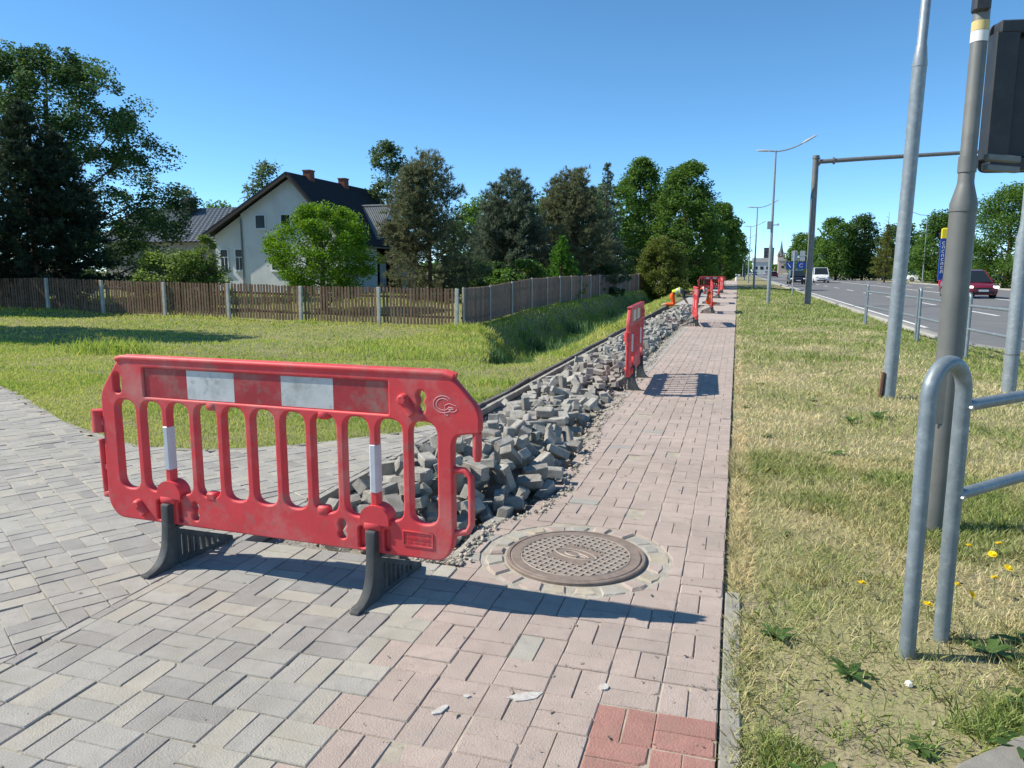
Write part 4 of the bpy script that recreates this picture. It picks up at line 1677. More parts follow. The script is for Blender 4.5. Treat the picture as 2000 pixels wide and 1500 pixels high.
def car(name, label, cat, x, y, z, rz, paint, L_=4.4, w_=1.80, h_=1.55, hood=.95, style='mpv', lights=False):
    """body built from cross-sections along its length; front of the car at local -y"""
    t = thing(name, label, cat, (x, y, z), rz)
    # stations: y, half width, belly z, shoulder z (from the front bumper to the rear)
    if style == 'van':
        st = [(-L_ / 2, .80, .32, .62), (-L_ / 2 + .10, .93, .24, .86), (-L_ / 2 + .8, .97, .22, 1.12), (-L_ / 2 + 1.3, .98, .22, 1.18),
              (L_ / 2 - .3, .98, .22, 1.18), (L_ / 2 - .05, .95, .26, 1.15), (L_ / 2, .9, .34, 1.0)]
        roof = [(-L_ / 2 + .72, .90, 1.08), (-L_ / 2 + 1.45, .80, h_ - .04), (-L_ / 2 + 1.8, .80, h_), (L_ / 2 - .2, .80, h_), (L_ / 2 - .04, .80, 1.1)]
    else:
        st = [(-L_ / 2, .66, .34, .60), (-L_ / 2 + .10, .84, .22, .72), (-L_ / 2 + .55, .94, .20, .83), (-L_ / 2 + 1.0, .97, .20, .93),
              (-L_ / 2 + 1.4, .98, .20, hood), (L_ / 2 - .5, .98, .20, hood + .03), (L_ / 2 - .1, .92, .26, hood + .02), (L_ / 2, .82, .36, .8)]
        roof = [(-L_ / 2 + .95, .86, hood - .02), (-L_ / 2 + 1.75, .68, h_ - .06), (-L_ / 2 + 2.2, .67, h_), (L_ / 2 - .9, .67, h_ - .02),
                (L_ / 2 - .35, .66, h_ - .12), (L_ / 2 - .05, .78, hood)]
    sc = w_ / 2 / .98
    b = MB()
    ring = []
    for (yy, hw_, z0, z1) in st:
        hw_ *= sc
        ring.append([(-hw_ * .92, yy, z0), (-hw_, yy, z0 + .14), (-hw_, yy, (z0 + z1) / 2 + .06), (-hw_ * .95, yy, z1 - .04), (-hw_ * .80, yy, z1),
                     (0, yy, z1 + .025), (hw_ * .80, yy, z1), (hw_ * .95, yy, z1 - .04), (hw_, yy, (z0 + z1) / 2 + .06), (hw_, yy, z0 + .14), (hw_ * .92, yy, z0)])
    n = 11
    vs = [p for r_ in ring for p in r_]
    fs = [(i * n + k, (i + 1) * n + k, (i + 1) * n + (k + 1) % n, i * n + (k + 1) % n) for i in range(len(ring) - 1) for k in range(n)]
    fs += [tuple(range(n)), tuple((len(ring) - 1) * n + k for k in range(n))[::-1]]
    b.add(vs, fs)
    b.build('body', paint, t, 40)
    # cabin: glass volume with painted roof and pillars over it
    g = MB()
    zb = hood - .05 if style != 'van' else 1.08
    vs, fs = [], []
    for (yy, hw_, zz) in roof:
        hw_ *= sc
        vs += [(-hw_ * (1.0 if zz < zb + .15 else 1.0), yy, zz), (hw_, yy, zz), (-.90 * sc, yy, zb), (.90 * sc, yy, zb)]
    for i in range(len(roof) - 1):
        o_ = 4 * i
        fs += [(o_, o_ + 1, o_ + 5, o_ + 4), (o_ + 2, o_, o_ + 4, o_ + 6), (o_ + 1, o_ + 3, o_ + 7, o_ + 5)]
    g.add(vs, fs)
    g.build('windows', m_glass, t)
    rf = MB()
    top = [r_ for r_ in roof if r_[2] > h_ - .15]
    for (a, c) in zip(top[:-1], top[1:]):
        rf.add([(-a[1] * sc * .99, a[0], a[2] + .012), (a[1] * sc * .99, a[0], a[2] + .012), (c[1] * sc * .99, c[0], c[2] + .012), (-c[1] * sc * .99, c[0], c[2] + .012),
                (-a[1] * sc * 1.0, a[0], a[2] - .05), (a[1] * sc * 1.0, a[0], a[2] - .05), (c[1] * sc * 1.0, c[0], c[2] - .05), (-c[1] * sc * 1.0, c[0], c[2] - .05)],
               [(0, 1, 2, 3), (0, 3, 7, 4), (1, 5, 6, 2), (0, 4, 5, 1), (3, 2, 6, 7)])
    rf.build('roof', paint, t)
    for s_ in (-1, 1):
        pil = MB()
        a, c = roof[0], roof[1]
        pil.tube([(s_ * a[1] * sc, a[0], a[2] - .02), (s_ * c[1] * sc, c[0], c[2] + .01)], .035, 5)
        pil.tube([(s_ * roof[2][1] * sc * 1.0, 0.1, h_ - .04), (s_ * .90 * sc, .15, zb)], .035, 5)
        a, c = roof[-1], roof[-2]
        pil.tube([(s_ * a[1] * sc, a[0], a[2] - .02), (s_ * c[1] * sc, c[0], c[2])], .045, 5)
        pil.build('pillar', paint, t)
        MB().box((s_ * (w_ / 2 + .08), -L_ / 2 + 1.5, hood + .10), (.2, .09, .14), bev=.03).build('mirror', paint, t)
        hl = MB().box((s_ * w_ * .37, -L_ / 2 + .12, .67 if style != 'van' else .82), (.34, .20, .15), rot=Matrix.Rotation(s_ * .35, 3, 'Z'), bev=.04)
        hl.build('headlight', m_headon if lights else m_head, t)
        MB().box((s_ * w_ * .44, L_ / 2 - .05, .85), (.16, .10, .35), bev=.03).build('tail_light', m_sred, t)
    MB().box((0, -L_ / 2 + .035, .58), (.86, .08, .12), bev=.02).build('grille', m_black, t)
    MB().box((0, -L_ / 2 + .03, .36), (1.2, .10, .14), bev=.02).build('air_intake', m_black, t)
    MB().box((0, -L_ / 2 - .012, .47), (.52, .02, .11)).build('number_plate', m_plate, t)
    for s_ in (-1, 1):
        for yy in (-L_ / 2 + .85, L_ / 2 - .8):
            w = MB().tube([(s_ * (w_ / 2 - .20), 0, 0), (s_ * (w_ / 2 + .005), 0, 0)], .32, 18).build('wheel', m_tyre, t, 40, loc=(0, yy, .32))
            MB().tube([(s_ * (w_ / 2 - .03), 0, 0), (s_ * (w_ / 2 + .012), 0, 0)], .20, 14).build('rim', m_rim, w, 40)
    return t


RDZ = lambda x: -.128 + .028 * (x - 5.1) / 16.5
P_mar = mat('paint_maroon', (.16, .012, .025), .3, .03, coat=.6)
P_drk = mat('paint_dark_navy', (.012, .014, .022), .3, .03, coat=.6)
P_wht = mat('paint_white', (.74, .74, .73), .35, .03, coat=.4)
P_red = mat('paint_red', (.45, .02, .03), .35, .03, coat=.4)
P_slv = mat('paint_silver', (.40, .41, .42), .3, .03, coat=.4, metallic=.4)
car('car', 'maroon people carrier with a lit headlight coming along the road at the right', 'car', 13.55, 52.0, RDZ(13.55), R(6), P_mar, 4.6, 1.85, 1.68, .98, lights=True)
car('car', 'dark blue SUV driving towards the camera in the near lane', 'car', 7.0, 99.0, RDZ(7.0), R(2), P_drk, 4.5, 1.95, 1.72, 1.02)
car('van', 'white van driving towards the camera beside the dark SUV', 'van', 10.9, 112.0, RDZ(10.9), R(2), P_wht, 5.0, 2.0, 2.05, 1.0, style='van')
car('car', 'small red car far down the road', 'car', 9.0, 205.0, RDZ(9), R(180), P_red, 4.2, 1.8, 1.5, .95)
CARS = [(25.2, 150, 80, P_drk, 'dark car parked under the trees beyond the road'), (26.5, 125, 75, P_wht, 'white car parked left of the thin larch beyond the road'),
        (28.0, 118, 85, P_slv, 'silver car parked right of the thin larch beyond the road'), (31, 112, 95, P_wht, 'white car parked behind the far street lamp'),
        (3.0, 250, 0, P_slv, 'silver car far off at the end of the row of lamps'), (-1.5, 190, 90, P_wht, 'white car parked by the far trees on the left'),
        (6.0, 290, 0, P_drk, 'tiny dark car in the far distance on the road'), (10.5, 300, 0, P_slv, 'tiny silver car in the far distance on the road')]
for x, y, a, p, lab in CARS:
    car('car', lab, 'car', x, y, zf_(x, y) if not (4.6 < x < 21.6) else RDZ(x), R(a), p, 4.3, 1.8, 1.5, .95)

# ------------------------------------------------------------------ house with the grey gable
m_plast = mat('grey_plaster', (0.63, 0.645, 0.65), .92, .07, 1.2, bump=.12, bscale=18, stain=(.46, .465, .465), stain_amt=.5, stain_scale=.8)
m_roofd = mat('dark_roofing', (0.030, 0.031, 0.034), .95, .15, 3, bump=.3, bscale=12, spec=.15)
m_eave = mat('eave_board', (.045, .04, .038), .8, .1)
m_brk = mat('chimney_brick', (.20, .075, .05), .9, .2, 8)
m_win = mat('window_frame', (.70, .72, .73), .6, .04)
m_pane = mat('window_pane', (.018, .020, .024), .15, 0, spec=.25)
m_corr = mat('corrugated_sheet', (.17, .18, .18), .8, .1, 2, stain=(.24, .24, .22), stain_amt=.5, stain_scale=1.0)


def window(parent, x, y, z0, z1, w_, axis_='y', sgn=-1, bars=1, cross=True):
    """frame with recessed panes set on a wall whose outward normal is sgn*axis"""
    f = MB()
    T_ = .07
    h_ = z1 - z0

    def bx(b, cx_, cz_, sx_, sz_, dep, off):
        if axis_ == 'y':
            b.box((x + cx_, y + sgn * off, cz_), (sx_, dep, sz_))
        else:
            b.box((x + sgn * off, y + cx_, cz_), (dep, sx_, sz_))
    for s_ in (-1, 1):
        bx(f, s_ * (w_ / 2 - T_ / 2), (z0 + z1) / 2, T_, h_, .08, .02)
    bx(f, 0, z1 - T_ / 2, w_ - 2 * T_, T_, .08, .02)
    bx(f, 0, z0 + T_ / 2, w_ - 2 * T_, T_, .08, .02)
    if cross:
        bx(f, 0, z0 + h_ * .62, w_ - 2 * T_, .05, .07, .02)
    for k in range(bars):
        bx(f, (k + 1) * w_ / (bars + 1) - w_ / 2, z0 + h_ * .31, .045, h_ * .60, .06, .018)
    wo_ = f.build('window', m_win, parent)
    pn = MB()
    bx(pn, 0, (z0 + z1) / 2, w_ - T_, h_ - T_, .02, .006)
    pn.build('pane', m_pane, wo_)
    sl = MB()
    bx(sl, 0, z0 - .03, w_ + .12, .05, .16, .05)
    sl.build('sill', m_win, wo_)
    return wo_


h = thing('gable_house', 'pale grey plastered house with a steep dark roof and two brick chimneys', 'house', (-28.4, 44, 0))
AP, RID = 7.75, 11.3
LX, LE = -6.8, 3.85       # left eave
RX = 3.75                 # right wall
RE = 3.55
wl = MB()
# main body: gable prism (front wall y=0, back y=RID)
P = [(-4.05, -.3), (RX, -.3), (RX, RE + .0), (0, AP - .12), (-4.05, 5.32)]
n = len(P)
wl.add([(p[0], 0, p[1]) for p in P] + [(p[0], RID, p[1]) for p in P],
       [tuple(range(n)), tuple(n + k for k in range(n))[::-1]] + [(k, n + k, n + (k + 1) % n, (k + 1) % n) for k in range(n)])
wl.build('wall', m_plast, h)
wl = MB()
P = [(-6.35, -.3), (-4.05, -.3), (-4.05, 5.30), (-6.35, 3.92)]
n = 4
wl.add([(p[0], .18, p[1]) for p in P] + [(p[0], RID - .1, p[1]) for p in P],
       [tuple(range(n)), tuple(n + k for k in range(n))[::-1]] + [(k, n + k, n + (k + 1) % n, (k + 1) % n) for k in range(n)])
wl.build('wall', m_plast, h)


def slab(b, p0, p1, y0, y1, th):
    """roof slab: runs from p0 to p1 in xz, between y0 and y1"""
    d_ = Vector((p1[0] - p0[0], 0, p1[1] - p0[1])).normalized()
    nrm = Vector((-d_.z, 0, d_.x))
    if nrm.z < 0:
        nrm = -nrm
    q = [Vector((p0[0], 0, p0[1])), Vector((p1[0], 0, p1[1])), Vector((p1[0], 0, p1[1])) + nrm * th, Vector((p0[0], 0, p0[1])) + nrm * th]
    vs = [(v.x, y0, v.z) for v in q] + [(v.x, y1, v.z) for v in q]
    b.add(vs, [(0, 1, 2, 3), (7, 6, 5, 4), (0, 4, 5, 1), (1, 5, 6, 2), (2, 6, 7, 3), (3, 7, 4, 0)])


rf = MB()
slab(rf, (0, AP), (LX, LE), -.55, RID + .4, .16)
slab(rf, (-.02, AP), (RX + .45, RE - .42), -.55, RID + .4, .16)
roof_o = rf.build('roof', m_roofd, h)
for (cy_, cz_) in ((1.9, AP + .25), (6.6, AP + .25)):
    b = MB()
    b.box((.15, cy_, cz_ - .3), (.52, .62, 1.0))
    b.box((.15, cy_, cz_ + .22), (.60, .70, .08))
    b.build('chimney', m_brk, roof_o)
ev = MB()
slab(ev, (0, AP - .16), (LX, LE - .16), -.58, -.50, .15)
slab(ev, (-.02, AP - .16), (RX + .45, RE - .58), -.58, -.50, .15)
ev.build('barge_board', m_eave, h)
window(h, -2.5, 0, 4.28, 5.25, .85, bars=0, cross=False)
window(h, -.55, 0, 4.28, 5.25, .80, bars=0, cross=False)
window(h, -4.45, .18, 1.5, 3.0, .68)
window(h, -5.65, .18, 1.5, 3.0, .68)
window(h, -1.2, 0, 1.5, 2.9, 1.2)
window(h, 1.4, 0, 1.5, 2.9, 1.2)
MB().tube([(LX - .02, -.5, LE - .12), (LX - .02, RID + .3, LE - .12)], .07, 8).build('gutter', m_corr, h, 50)
MB().tube([(RX + .42, -.5, RE - .42), (RX + .42, RID + .3, RE - .42)], .07, 8).build('gutter', m_corr, h, 50)
MB().tube([(-4.02, -.06, -.2), (-4.02, -.06, 5.0)], .05, 8).build('downpipe', m_corr, h, 50)
# side wing with corrugated roof
wg = MB()
P = [(4.6, -.3), (8.6, -.3), (8.6, 3.95), (6.6, 6.1), (4.6, 3.95)]
n = 5
wg.add([(RX - 1.2, p[0], p[1]) for p in P] + [(RX + .0, p[0], p[1]) for p in P],
       [tuple(range(n))[::-1], tuple(n + k for k in range(n))] + [(k, (k + 1) % n, n + (k + 1) % n, n + k) for k in range(n)])
wg.build('wing_wall', m_plast, h)
cr = MB()
NX = 34
for (ya, yb, za, zb_) in ((6.6, 4.35, 6.2, 3.72), (6.6, 8.85, 6.2, 3.72)):
    vs, fs = [], []
    for i in range(NX + 1):
        x = 1.55 + (RX + .35 - 1.55) * i / NX
        dz_ = .035 * (1 if i % 2 else -1)
        vs += [(x, ya, za + dz_), (x, yb, zb_ + dz_), (x, yb, zb_ + dz_ - .05), (x, ya, za + dz_ - .05)]
    for i in range(NX):
        a, c = 4 * i, 4 * (i + 1)
        fs += [(a, c, c + 1, a + 1), (a + 3, a + 2, c + 2, c + 3), (a + 1, c + 1, c + 2, a + 2)]
    cr.add(vs, fs)
wr = cr.build('wing_roof', m_corr, h)
MB().tube([(1.5, 6.6, 6.22), (RX + .4, 6.6, 6.22)], .09, 8).build('ridge_cap', m_corr, wr)
window(h, RX, 6.6, 4.2, 5.3, .9, 'x', 1)
window(h, RX, 7.6, 1.2, 2.6, .9, 'x', 1)
window(h, RX, 2.2, 1.3, 2.7, 1.1, 'x', 1)
MB().box((RX + .03, 5.4, .95), (.06, .95, 2.2), bev=.01).build('door', mat('door_grey', (.28, .30, .31), .6, .1), h)

# neighbour's house with the metal tile roof
m_tile = mat('metal_tile_roof', (.06, .075, .095), .45, .08, 3, spec=.55)
m_ocre = mat('ochre_plaster', (.30, .26, .23), .9, .08, 1.0)
nb = thing('neighbour_house', 'low house with a blue-grey metal tile roof behind the left trees', 'house', (-43.5, 50, 0))
MB().box((0, 3.2, 1.85), (13.4, 6.4, 4.2)).build('wall', m_ocre, nb)
vs, fs = [], []
NU, NV = 120, 15
for j in range(NV + 1):
    for sub in (0, 1):
        t_ = (j + (.98 if sub else 0)) / (NV + 1)
        for i in range(NU + 1):
            u = i / NU
            xl, xr = -7.2 + 1.0 * t_, 7.0 - 1.0 * t_ * 1.4
            x = xl + (xr - xl) * u
            y = -.5 + 3.7 * t_
            z = 3.75 + 2.9 * t_ + .035 * math.cos(u * 2 * math.pi * 30) + (.05 if sub == 0 else 0)
            vs.append((x, y, z))
W1 = NU + 1
rows = 2 * (NV + 1)
for j in range(rows - 1):
    for i in range(NU):
        fs.append((j * W1 + i, j * W1 + i + 1, (j + 1) * W1 + i + 1, (j + 1) * W1 + i))
rt_ = MB().add(vs, fs).build('roof', m_tile, nb)
bk = MB()
bk.add([(-6.2, 3.2, 6.66), (5.6, 3.2, 6.66), (7.0, 6.9, 3.75), (-7.2, 6.9, 3.75), (-7.2, -.5, 3.74), (7.0, -.5, 3.74)],
       [(0, 1, 2, 3), (1, 5, 2), (0, 3, 4), (4, 3, 2, 5)])
bk.build('roof_back', m_tile, rt_)
MB().box((-.2, 2.6, 6.75), (.8, .8, 1.4)).build('chimney', m_eave, rt_)
window(nb, 2.5, 0, 1.4, 2.6, 1.2)
window(nb, -2.0, 0, 1.4, 2.6, 1.2)
MB().box((3.9, -.03, 1.0), (.95, .08, 2.1), bev=.01).build('door', m_eave, nb)

# far town: block, church, low buildings
m_tower = mat('far_block', (.085, .09, .11), .8, .1, .2)
ft = thing('tower_block', 'dark tower block rising at the far end of the road', 'building', (25.5, 700, 0))
MB().box((0, 0, 10.5), (8.2, 8, 21)).build('wall', m_tower, ft)
for k in range(6):
    for j in range(3):
        MB().box((-2.6 + 2.6 * j, -4.02, 3 + 2.9 * k), (1.5, .1, 1.3)).build('window', m_pane, ft)
MB().box((0, 0, 21.2), (8.6, 8.4, .5)).build('roof', m_eave, ft)
m_chb = mat('church_brick', (.30, .17, .14), .9, .1, .3)
ch = thing('church', 'far brick church with a tall pointed spire above the road', 'church', (46, 900, 0))
MB().box((0, 0, 8), (7, 7, 20)).build('tower', m_chb, ch)
b = MB()
b.lathe([(4.6, 18), (2.6, 21.5), (1.3, 27), (.1, 36)], seg=8)
b.build('spire', mat('spire_copper', (.10, .13, .13), .7, .1), ch)
for s_ in (-1, 1):
    b = MB()
    b.lathe([(.9, 16), (.9, 19.5), (.05, 23)], (s_ * 3, -3, 0), 8)
    b.build('turret', m_chb, ch)
MB().prism([(-6, 0), (6, 0), (6, 30), (-6, 30)], -1, 9).build('nave', m_chb, ch)
for (x, y, w_, h_, c_, lab) in ((12, 420, 9, 6, (.55, .55, .52), 'pale low building beyond the red car'), (33, 520, 16, 8, (.45, .36, .32), 'low brownish building in front of the church'),
                                (46, 430, 14, 5, (.6, .58, .54), 'low cream building right of the church')):
    t = thing('far_building', lab, 'building', (x, y, 0))
    MB().box((0, 0, h_ / 2 - .3), (w_, 8, h_ + .6)).build('wall', mat('far_wall_%d' % x, c_, .9, .05), t)
    rfb = MB()
    rfb.add([(-w_ / 2 - .4, -4.4, h_), (w_ / 2 + .4, -4.4, h_), (w_ / 2 + .4, 4.4, h_), (-w_ / 2 - .4, 4.4, h_), (-w_ / 2 - .4, 0, h_ + 2.2), (w_ / 2 + .4, 0, h_ + 2.2)],
            [(0, 1, 5, 4), (2, 3, 4, 5), (0, 4, 3), (1, 2, 5), (0, 3, 2, 1)])
    rfb.build('roof', m_corr, t)
    for k in range(3):
        MB().box((-w_ / 3 + k * w_ / 3, -4.03, h_ * .5), (1.6, .1, 1.6)).build('window', m_pane, t)

# ------------------------------------------------------------------ trees
m_bark = mat('bark', (.075, .055, .042), .95, .3, 6, bump=.5, bscale=20)
m_barkp = mat('pine_bark', (.12, .075, .05), .95, .3, 6, bump=.5, bscale=20)
m_barkb = mat('birch_bark', (.45, .44, .41), .9, .3, 3)
LEAF = {
    'dark': leaf_mat('leaf_dark', (.026, .060, .020), (.100, .180, .055), .36),
    'mid': leaf_mat('leaf_mid', (.040, .095, .018), (.140, .250, .050), .40),
    'bright': leaf_mat('leaf_bright', (.055, .135, .010), (.175, .330, .036), .40),
    'pale': leaf_mat('leaf_pale', (.080, .140, .028), (.22, .32, .085), .40),
    'willow': leaf_mat('leaf_willow', (.075, .105, .020), (.19, .235, .055), .38),
    'birch': leaf_mat('leaf_birch', (.055, .095, .038), (.135, .195, .080), .35),
    'pine': leaf_mat('needle_pine', (.085, .085, .048), (.190, .225, .120), .32),
    'pineb': leaf_mat('needle_pine_blue', (.065, .082, .055), (.160, .212, .140), .32),
    'fir': leaf_mat('needle_fir_dark', (.018, .032, .020), (.060, .095, .050), .2),
    'larch': leaf_mat('needle_larch', (.085, .105, .022), (.20, .225, .060), .3),
    'spruce': leaf_mat('needle_spruce', (.045, .140, .022), (.13, .29, .045), .28),
}


def unit(n, r_):
    v = r_.normal(0, 1, (n, 3))
    return v / np.linalg.norm(v, axis=1, keepdims=True)


def diamonds(P, A, B, tint):
    """quads with the long half-axis A and the short half-axis B round P"""
    n = len(P)
    V = np.stack([P + A, P + B, P - A, P - B], 1).reshape(-1, 3)
    F_ = np.arange(4 * n).reshape(n, 4)
    return V, F_, np.repeat(tint, 4)


def leaf_cards(C, spread, n, size, tintc, r_, flat=.75):
    idx = r_.integers(0, len(C), n)
    P = C[idx] + unit(n, r_) * (r_.random(n) ** .45)[:, None] * 1.75 * spread[idx][:, None] * np.array([1, 1, flat])
    A = unit(n, r_)
    A[:, 2] *= .6
    N_ = unit(n, r_) + np.array([0, 0, .7])
    B = np.cross(N_, A)
    B /= np.linalg.norm(B, axis=1, keepdims=True) + 1e-6
    s_ = size * r_.uniform(.65, 1.35, n)[:, None]
    tint = np.clip(tintc[idx] + r_.normal(0, .16, n), 0, 1)
    return diamonds(P, A * s_, B * s_ * .55, tint)


ROUND = lambda t: np.sin(np.pi * np.clip(t * .84 + .14, 0, 1)) ** .65
EGG = lambda t: (np.clip(t + .08, 0, 1) ** .45) * (np.clip(1 - t, 0, 1) ** .55) * 1.45
CONE = lambda t: np.clip(1 - t, 0.02, 1) ** .8 * np.clip(t * 6 + .55, 0, 1)
WIDE = lambda t: np.sin(np.pi * np.clip(t * .80 + .17, 0, 1)) ** .5


def leafy(name, label, x, y, H, Wd, cb, seed, nclump, nleaf, leaf, mkey, prof=ROUND, trunk=.16, cat='tree', group=None, bark=None, clump=.085, lean=(0, 0), hollow=.5,
          stems=1, lump=.30):
    r_ = np.random.default_rng(seed)
    z0 = zf_(x, y)
    t = thing(name, label, cat, (x, y, z0), 0, group)
    tt = np.sort(r_.random(nclump)) ** .95
    an = r_.uniform(0, 2 * np.pi, nclump)
    lob = 1 + lump * (vnoise(an * 1.3 + 9, tt * 4, 1.0, seed) + .5 * vnoise(an * 3.1, tt * 9, 1.0, seed + 1))
    Rr = Wd / 2 * prof(tt) * lob
    rr = Rr * (hollow + (1 - hollow) * np.sqrt(r_.random(nclump)))
    zz = cb + (H - cb) * tt
    C = np.stack([rr * np.cos(an) + lean[0] * tt, rr * np.sin(an) + lean[1] * tt, zz], -1)
    C[:, 2] -= np.maximum(0, rr / (Wd / 2) - .6) * .05 * H
    sp = clump * (H - cb + Wd) / 2 * r_.uniform(.6, 1.25, nclump)
    tc = np.clip(r_.normal(.45, .2, nclump), .05, .95)
    V, F_, ti = leaf_cards(C, sp, nleaf, leaf, tc, r_)
    cr_ = obj('crown', np_mesh('crown', V, F_, ti), LEAF[mkey], t)
    b = MB()
    bk_ = bark or m_bark
    tops = []
    for s_ in range(stems):
        ox, oy = (0, 0) if stems == 1 else (r_.normal(0, Wd * .05), r_.normal(0, Wd * .05))
        ex, ey = lean[0] * .7 + (0 if stems == 1 else r_.normal(0, Wd * .16)), lean[1] * .7 + (0 if stems == 1 else r_.normal(0, Wd * .16))
        zt = cb + (H - cb) * .82
        pts_ = [Vector((ox, oy, -.3))]
        for k in range(1, 7):
            f_ = k / 6
            pts_.append(Vector((ox + (ex - ox) * f_ + r_.normal(0, .03) * Wd * .15, oy + (ey - oy) * f_ + r_.normal(0, .03) * Wd * .15, -.3 + (zt + .3) * f_)))
        b.tube(pts_, [trunk / math.sqrt(stems) * (1 - .82 * k / 6) + .012 for k in range(7)], 9)
        tops.append(pts_)
    for k in r_.choice(nclump, min(nclump, 34), replace=False):
        c_ = C[k]
        pts_ = tops[int(r_.integers(0, stems))]
        f_ = np.clip((c_[2] * .72 - .2) / (pts_[-1].z), .12, .98)
        j = min(5, int(f_ * 6))
        s0 = pts_[j].lerp(pts_[j + 1], f_ * 6 - j)
        mid = s0.lerp(Vector(c_), .5) + Vector((0, 0, -.04 * H * r_.random()))
        rb = trunk * .30 * (1 - .6 * f_) + .008
        b.tube([s0, mid, Vector(c_)], [rb, rb * .6, rb * .22], 5)
    b.build('trunk', bk_, t, 50)
    return t


def pine(name, label, x, y, H, Wd, cb, seed, mkey, whorl=.36, nb=8, nneedle=13, nl=.15, group=None, droop=-.05, tops=1, prof=CONE, trunk=.13, brown=True, nw=.016, cat='tree'):
    r_ = np.random.default_rng(seed)
    z0 = zf_(x, y)
    t = thing(name, label, cat, (x, y, z0), 0, group)
    b = MB()
    b.tube([(0, 0, -.3), (r_.normal(0, .05), r_.normal(0, .05), H * .5), (0, 0, H * .985)], [trunk, trunk * .6, .018], 8)
    TP, TD, TT = [], [], []
    axes = [(0, 0, cb, H, 1.0)]
    for k in range(tops - 1):
        a = r_.uniform(0, 6.28)
        axes.append((math.cos(a) * Wd * .17, math.sin(a) * Wd * .17, cb + (H - cb) * .35, H * r_.uniform(.86, .96), .55))
    for (ax, ay, c0, h1, ws) in axes:
        if ws < 1:
            b.tube([(0, 0, c0), (ax * .8, ay * .8, c0 + (h1 - c0) * .4), (ax, ay, h1)], [trunk * .4, trunk * .25, .015], 5)
        z = c0
        while z < h1:
            tq = (z - c0) / (h1 - c0)
            L0 = Wd / 2 * ws * float(prof(np.array(tq)))
            for k in range(nb):
                a = r_.uniform(0, 2 * math.pi)
                L_ = L0 * r_.uniform(.62, 1.12) + .06
                rise = (.15 + .75 * tq + droop) * r_.uniform(.7, 1.3)
                nt = max(2, int(L_ / .14))
                dirv = np.array([math.cos(a), math.sin(a), rise * .6])
                p0 = np.array([ax, ay, z + r_.uniform(-.12, .12)])
                if ws == 1 and k < 4:
                    b.tube([p0, p0 + dirv * L_ * .9], [.022 * (1 - tq) + .008, .006], 4, False)
                for j in range(nt):
                    f_ = .30 + .70 * (j + r_.random()) / nt
                    side = r_.normal(0, .16 * (1.1 - f_) + .05, 3)
                    TP.append(p0 + dirv * L_ * f_ + side * min(1, L_))
                    u_ = np.array([math.cos(a) * .8, math.sin(a) * .8, .55 + .6 * tq]) + r_.normal(0, .35, 3)
                    TD.append(u_ / np.linalg.norm(u_))
                    base = .62 - .35 * (1 - f_) - (.28 * (1 - min(1, tq * 2.6)) if brown else 0)
                    TT.append(base + r_.normal(0, .10))
            z += whorl * r_.uniform(.75, 1.2)
        for k in range(5):
            TP.append(np.array([ax, ay, h1 - .05 * k]))
            TD.append(np.array([0, 0, 1.0]))
            TT.append(.6)
    TP, TD, TT = np.array(TP), np.array(TD), np.array(TT)
    n = len(TP)
    P = np.repeat(TP, nneedle, 0)
    D = np.repeat(TD, nneedle, 0) + r_.normal(0, .55, (n * nneedle, 3))
    D /= np.linalg.norm(D, axis=1, keepdims=True)
    B = np.cross(D, unit(n * nneedle, r_))
    B /= np.linalg.norm(B, axis=1, keepdims=True) + 1e-6
    ln = nl * r_.uniform(.6, 1.2, n * nneedle)[:, None]
    P = P + D * ln * .5
    V, F_, ti = diamonds(P, D * ln * .62, B * nw, np.clip(np.repeat(TT, nneedle) + r_.normal(0, .1, n * nneedle), 0, 1))
    obj('crown', np_mesh('crown', V, F_, ti), LEAF[mkey], t)
    b.build('trunk', m_barkp, t, 50)
    return t


GT = 'garden trees'
leafy('maple_tree', 'huge dark broadleaf tree towering over the left part of the fence', -33.0, 30, 11.9, 10.8, .7, 21, 440, 88000, .085, 'dark', WIDE, .38, clump=.038, lump=.34, hollow=.35)
leafy('linden_tree', 'dense dark tree just left of the picture casting its shade on the lawn', -22.8, 13.4, 9.4, 7.4, 2.0, 22, 200, 16000, .15, 'dark', EGG, .26, clump=.06)
leafy('linden_tree', 'dark tree just left of the picture shading the left end of the fence', -31.2, 20.6, 8.4, 6.6, 1.2, 27, 160, 13000, .15, 'dark', EGG, .24, clump=.06)
pine('spruce_tree', 'dark conifer close behind the fence at the left edge', -28.2, 24.4, 8.2, 6.6, .2, 23, 'fir', nb=18, nl=.20, nneedle=14, nw=.022, tops=2)
leafy('lilac_bush', 'light green loose bush leaning over the brown fence', -22.0, 25.6, 2.4, 3.4, .2, 24, 130, 13000, .062, 'pale', WIDE, .05, 'bush', clump=.075, stems=5, hollow=.3, lump=.4)
leafy('apple_tree', 'bright green round-crowned tree in front of the pale gable house', -16.25, 27.2, 4.2, 3.75, .7, 25, 260, 40000, .050, 'bright', WIDE, .13, clump=.065, hollow=.45)
leafy('garden_shrub', 'low leafy sprig standing up between the light bush and the gable wall', -21.0, 26.1, 3.0, 1.2, .8, 26, 34, 2600, .06, 'pale', EGG, .03, 'bush', stems=2)
pine('pine_tree', 'large bushy pine right of the pale house', -14.4, 34, 7.1, 6.0, .2, 31, 'pine', nb=15, tops=3, nl=.21, nneedle=13, nw=.013, prof=lambda t: np.clip(1 - t, .02, 1) ** .6 * np.clip(t * 5 + .6, 0, 1))
leafy('birch_tree', 'slender grey-green birch rising behind the large pine', -26.6, 54.5, 11.3, 4.4, 2.2, 32, 110, 9000, .115, 'birch', EGG, .12, bark=m_barkb, clump=.05, hollow=.2, lump=.5)
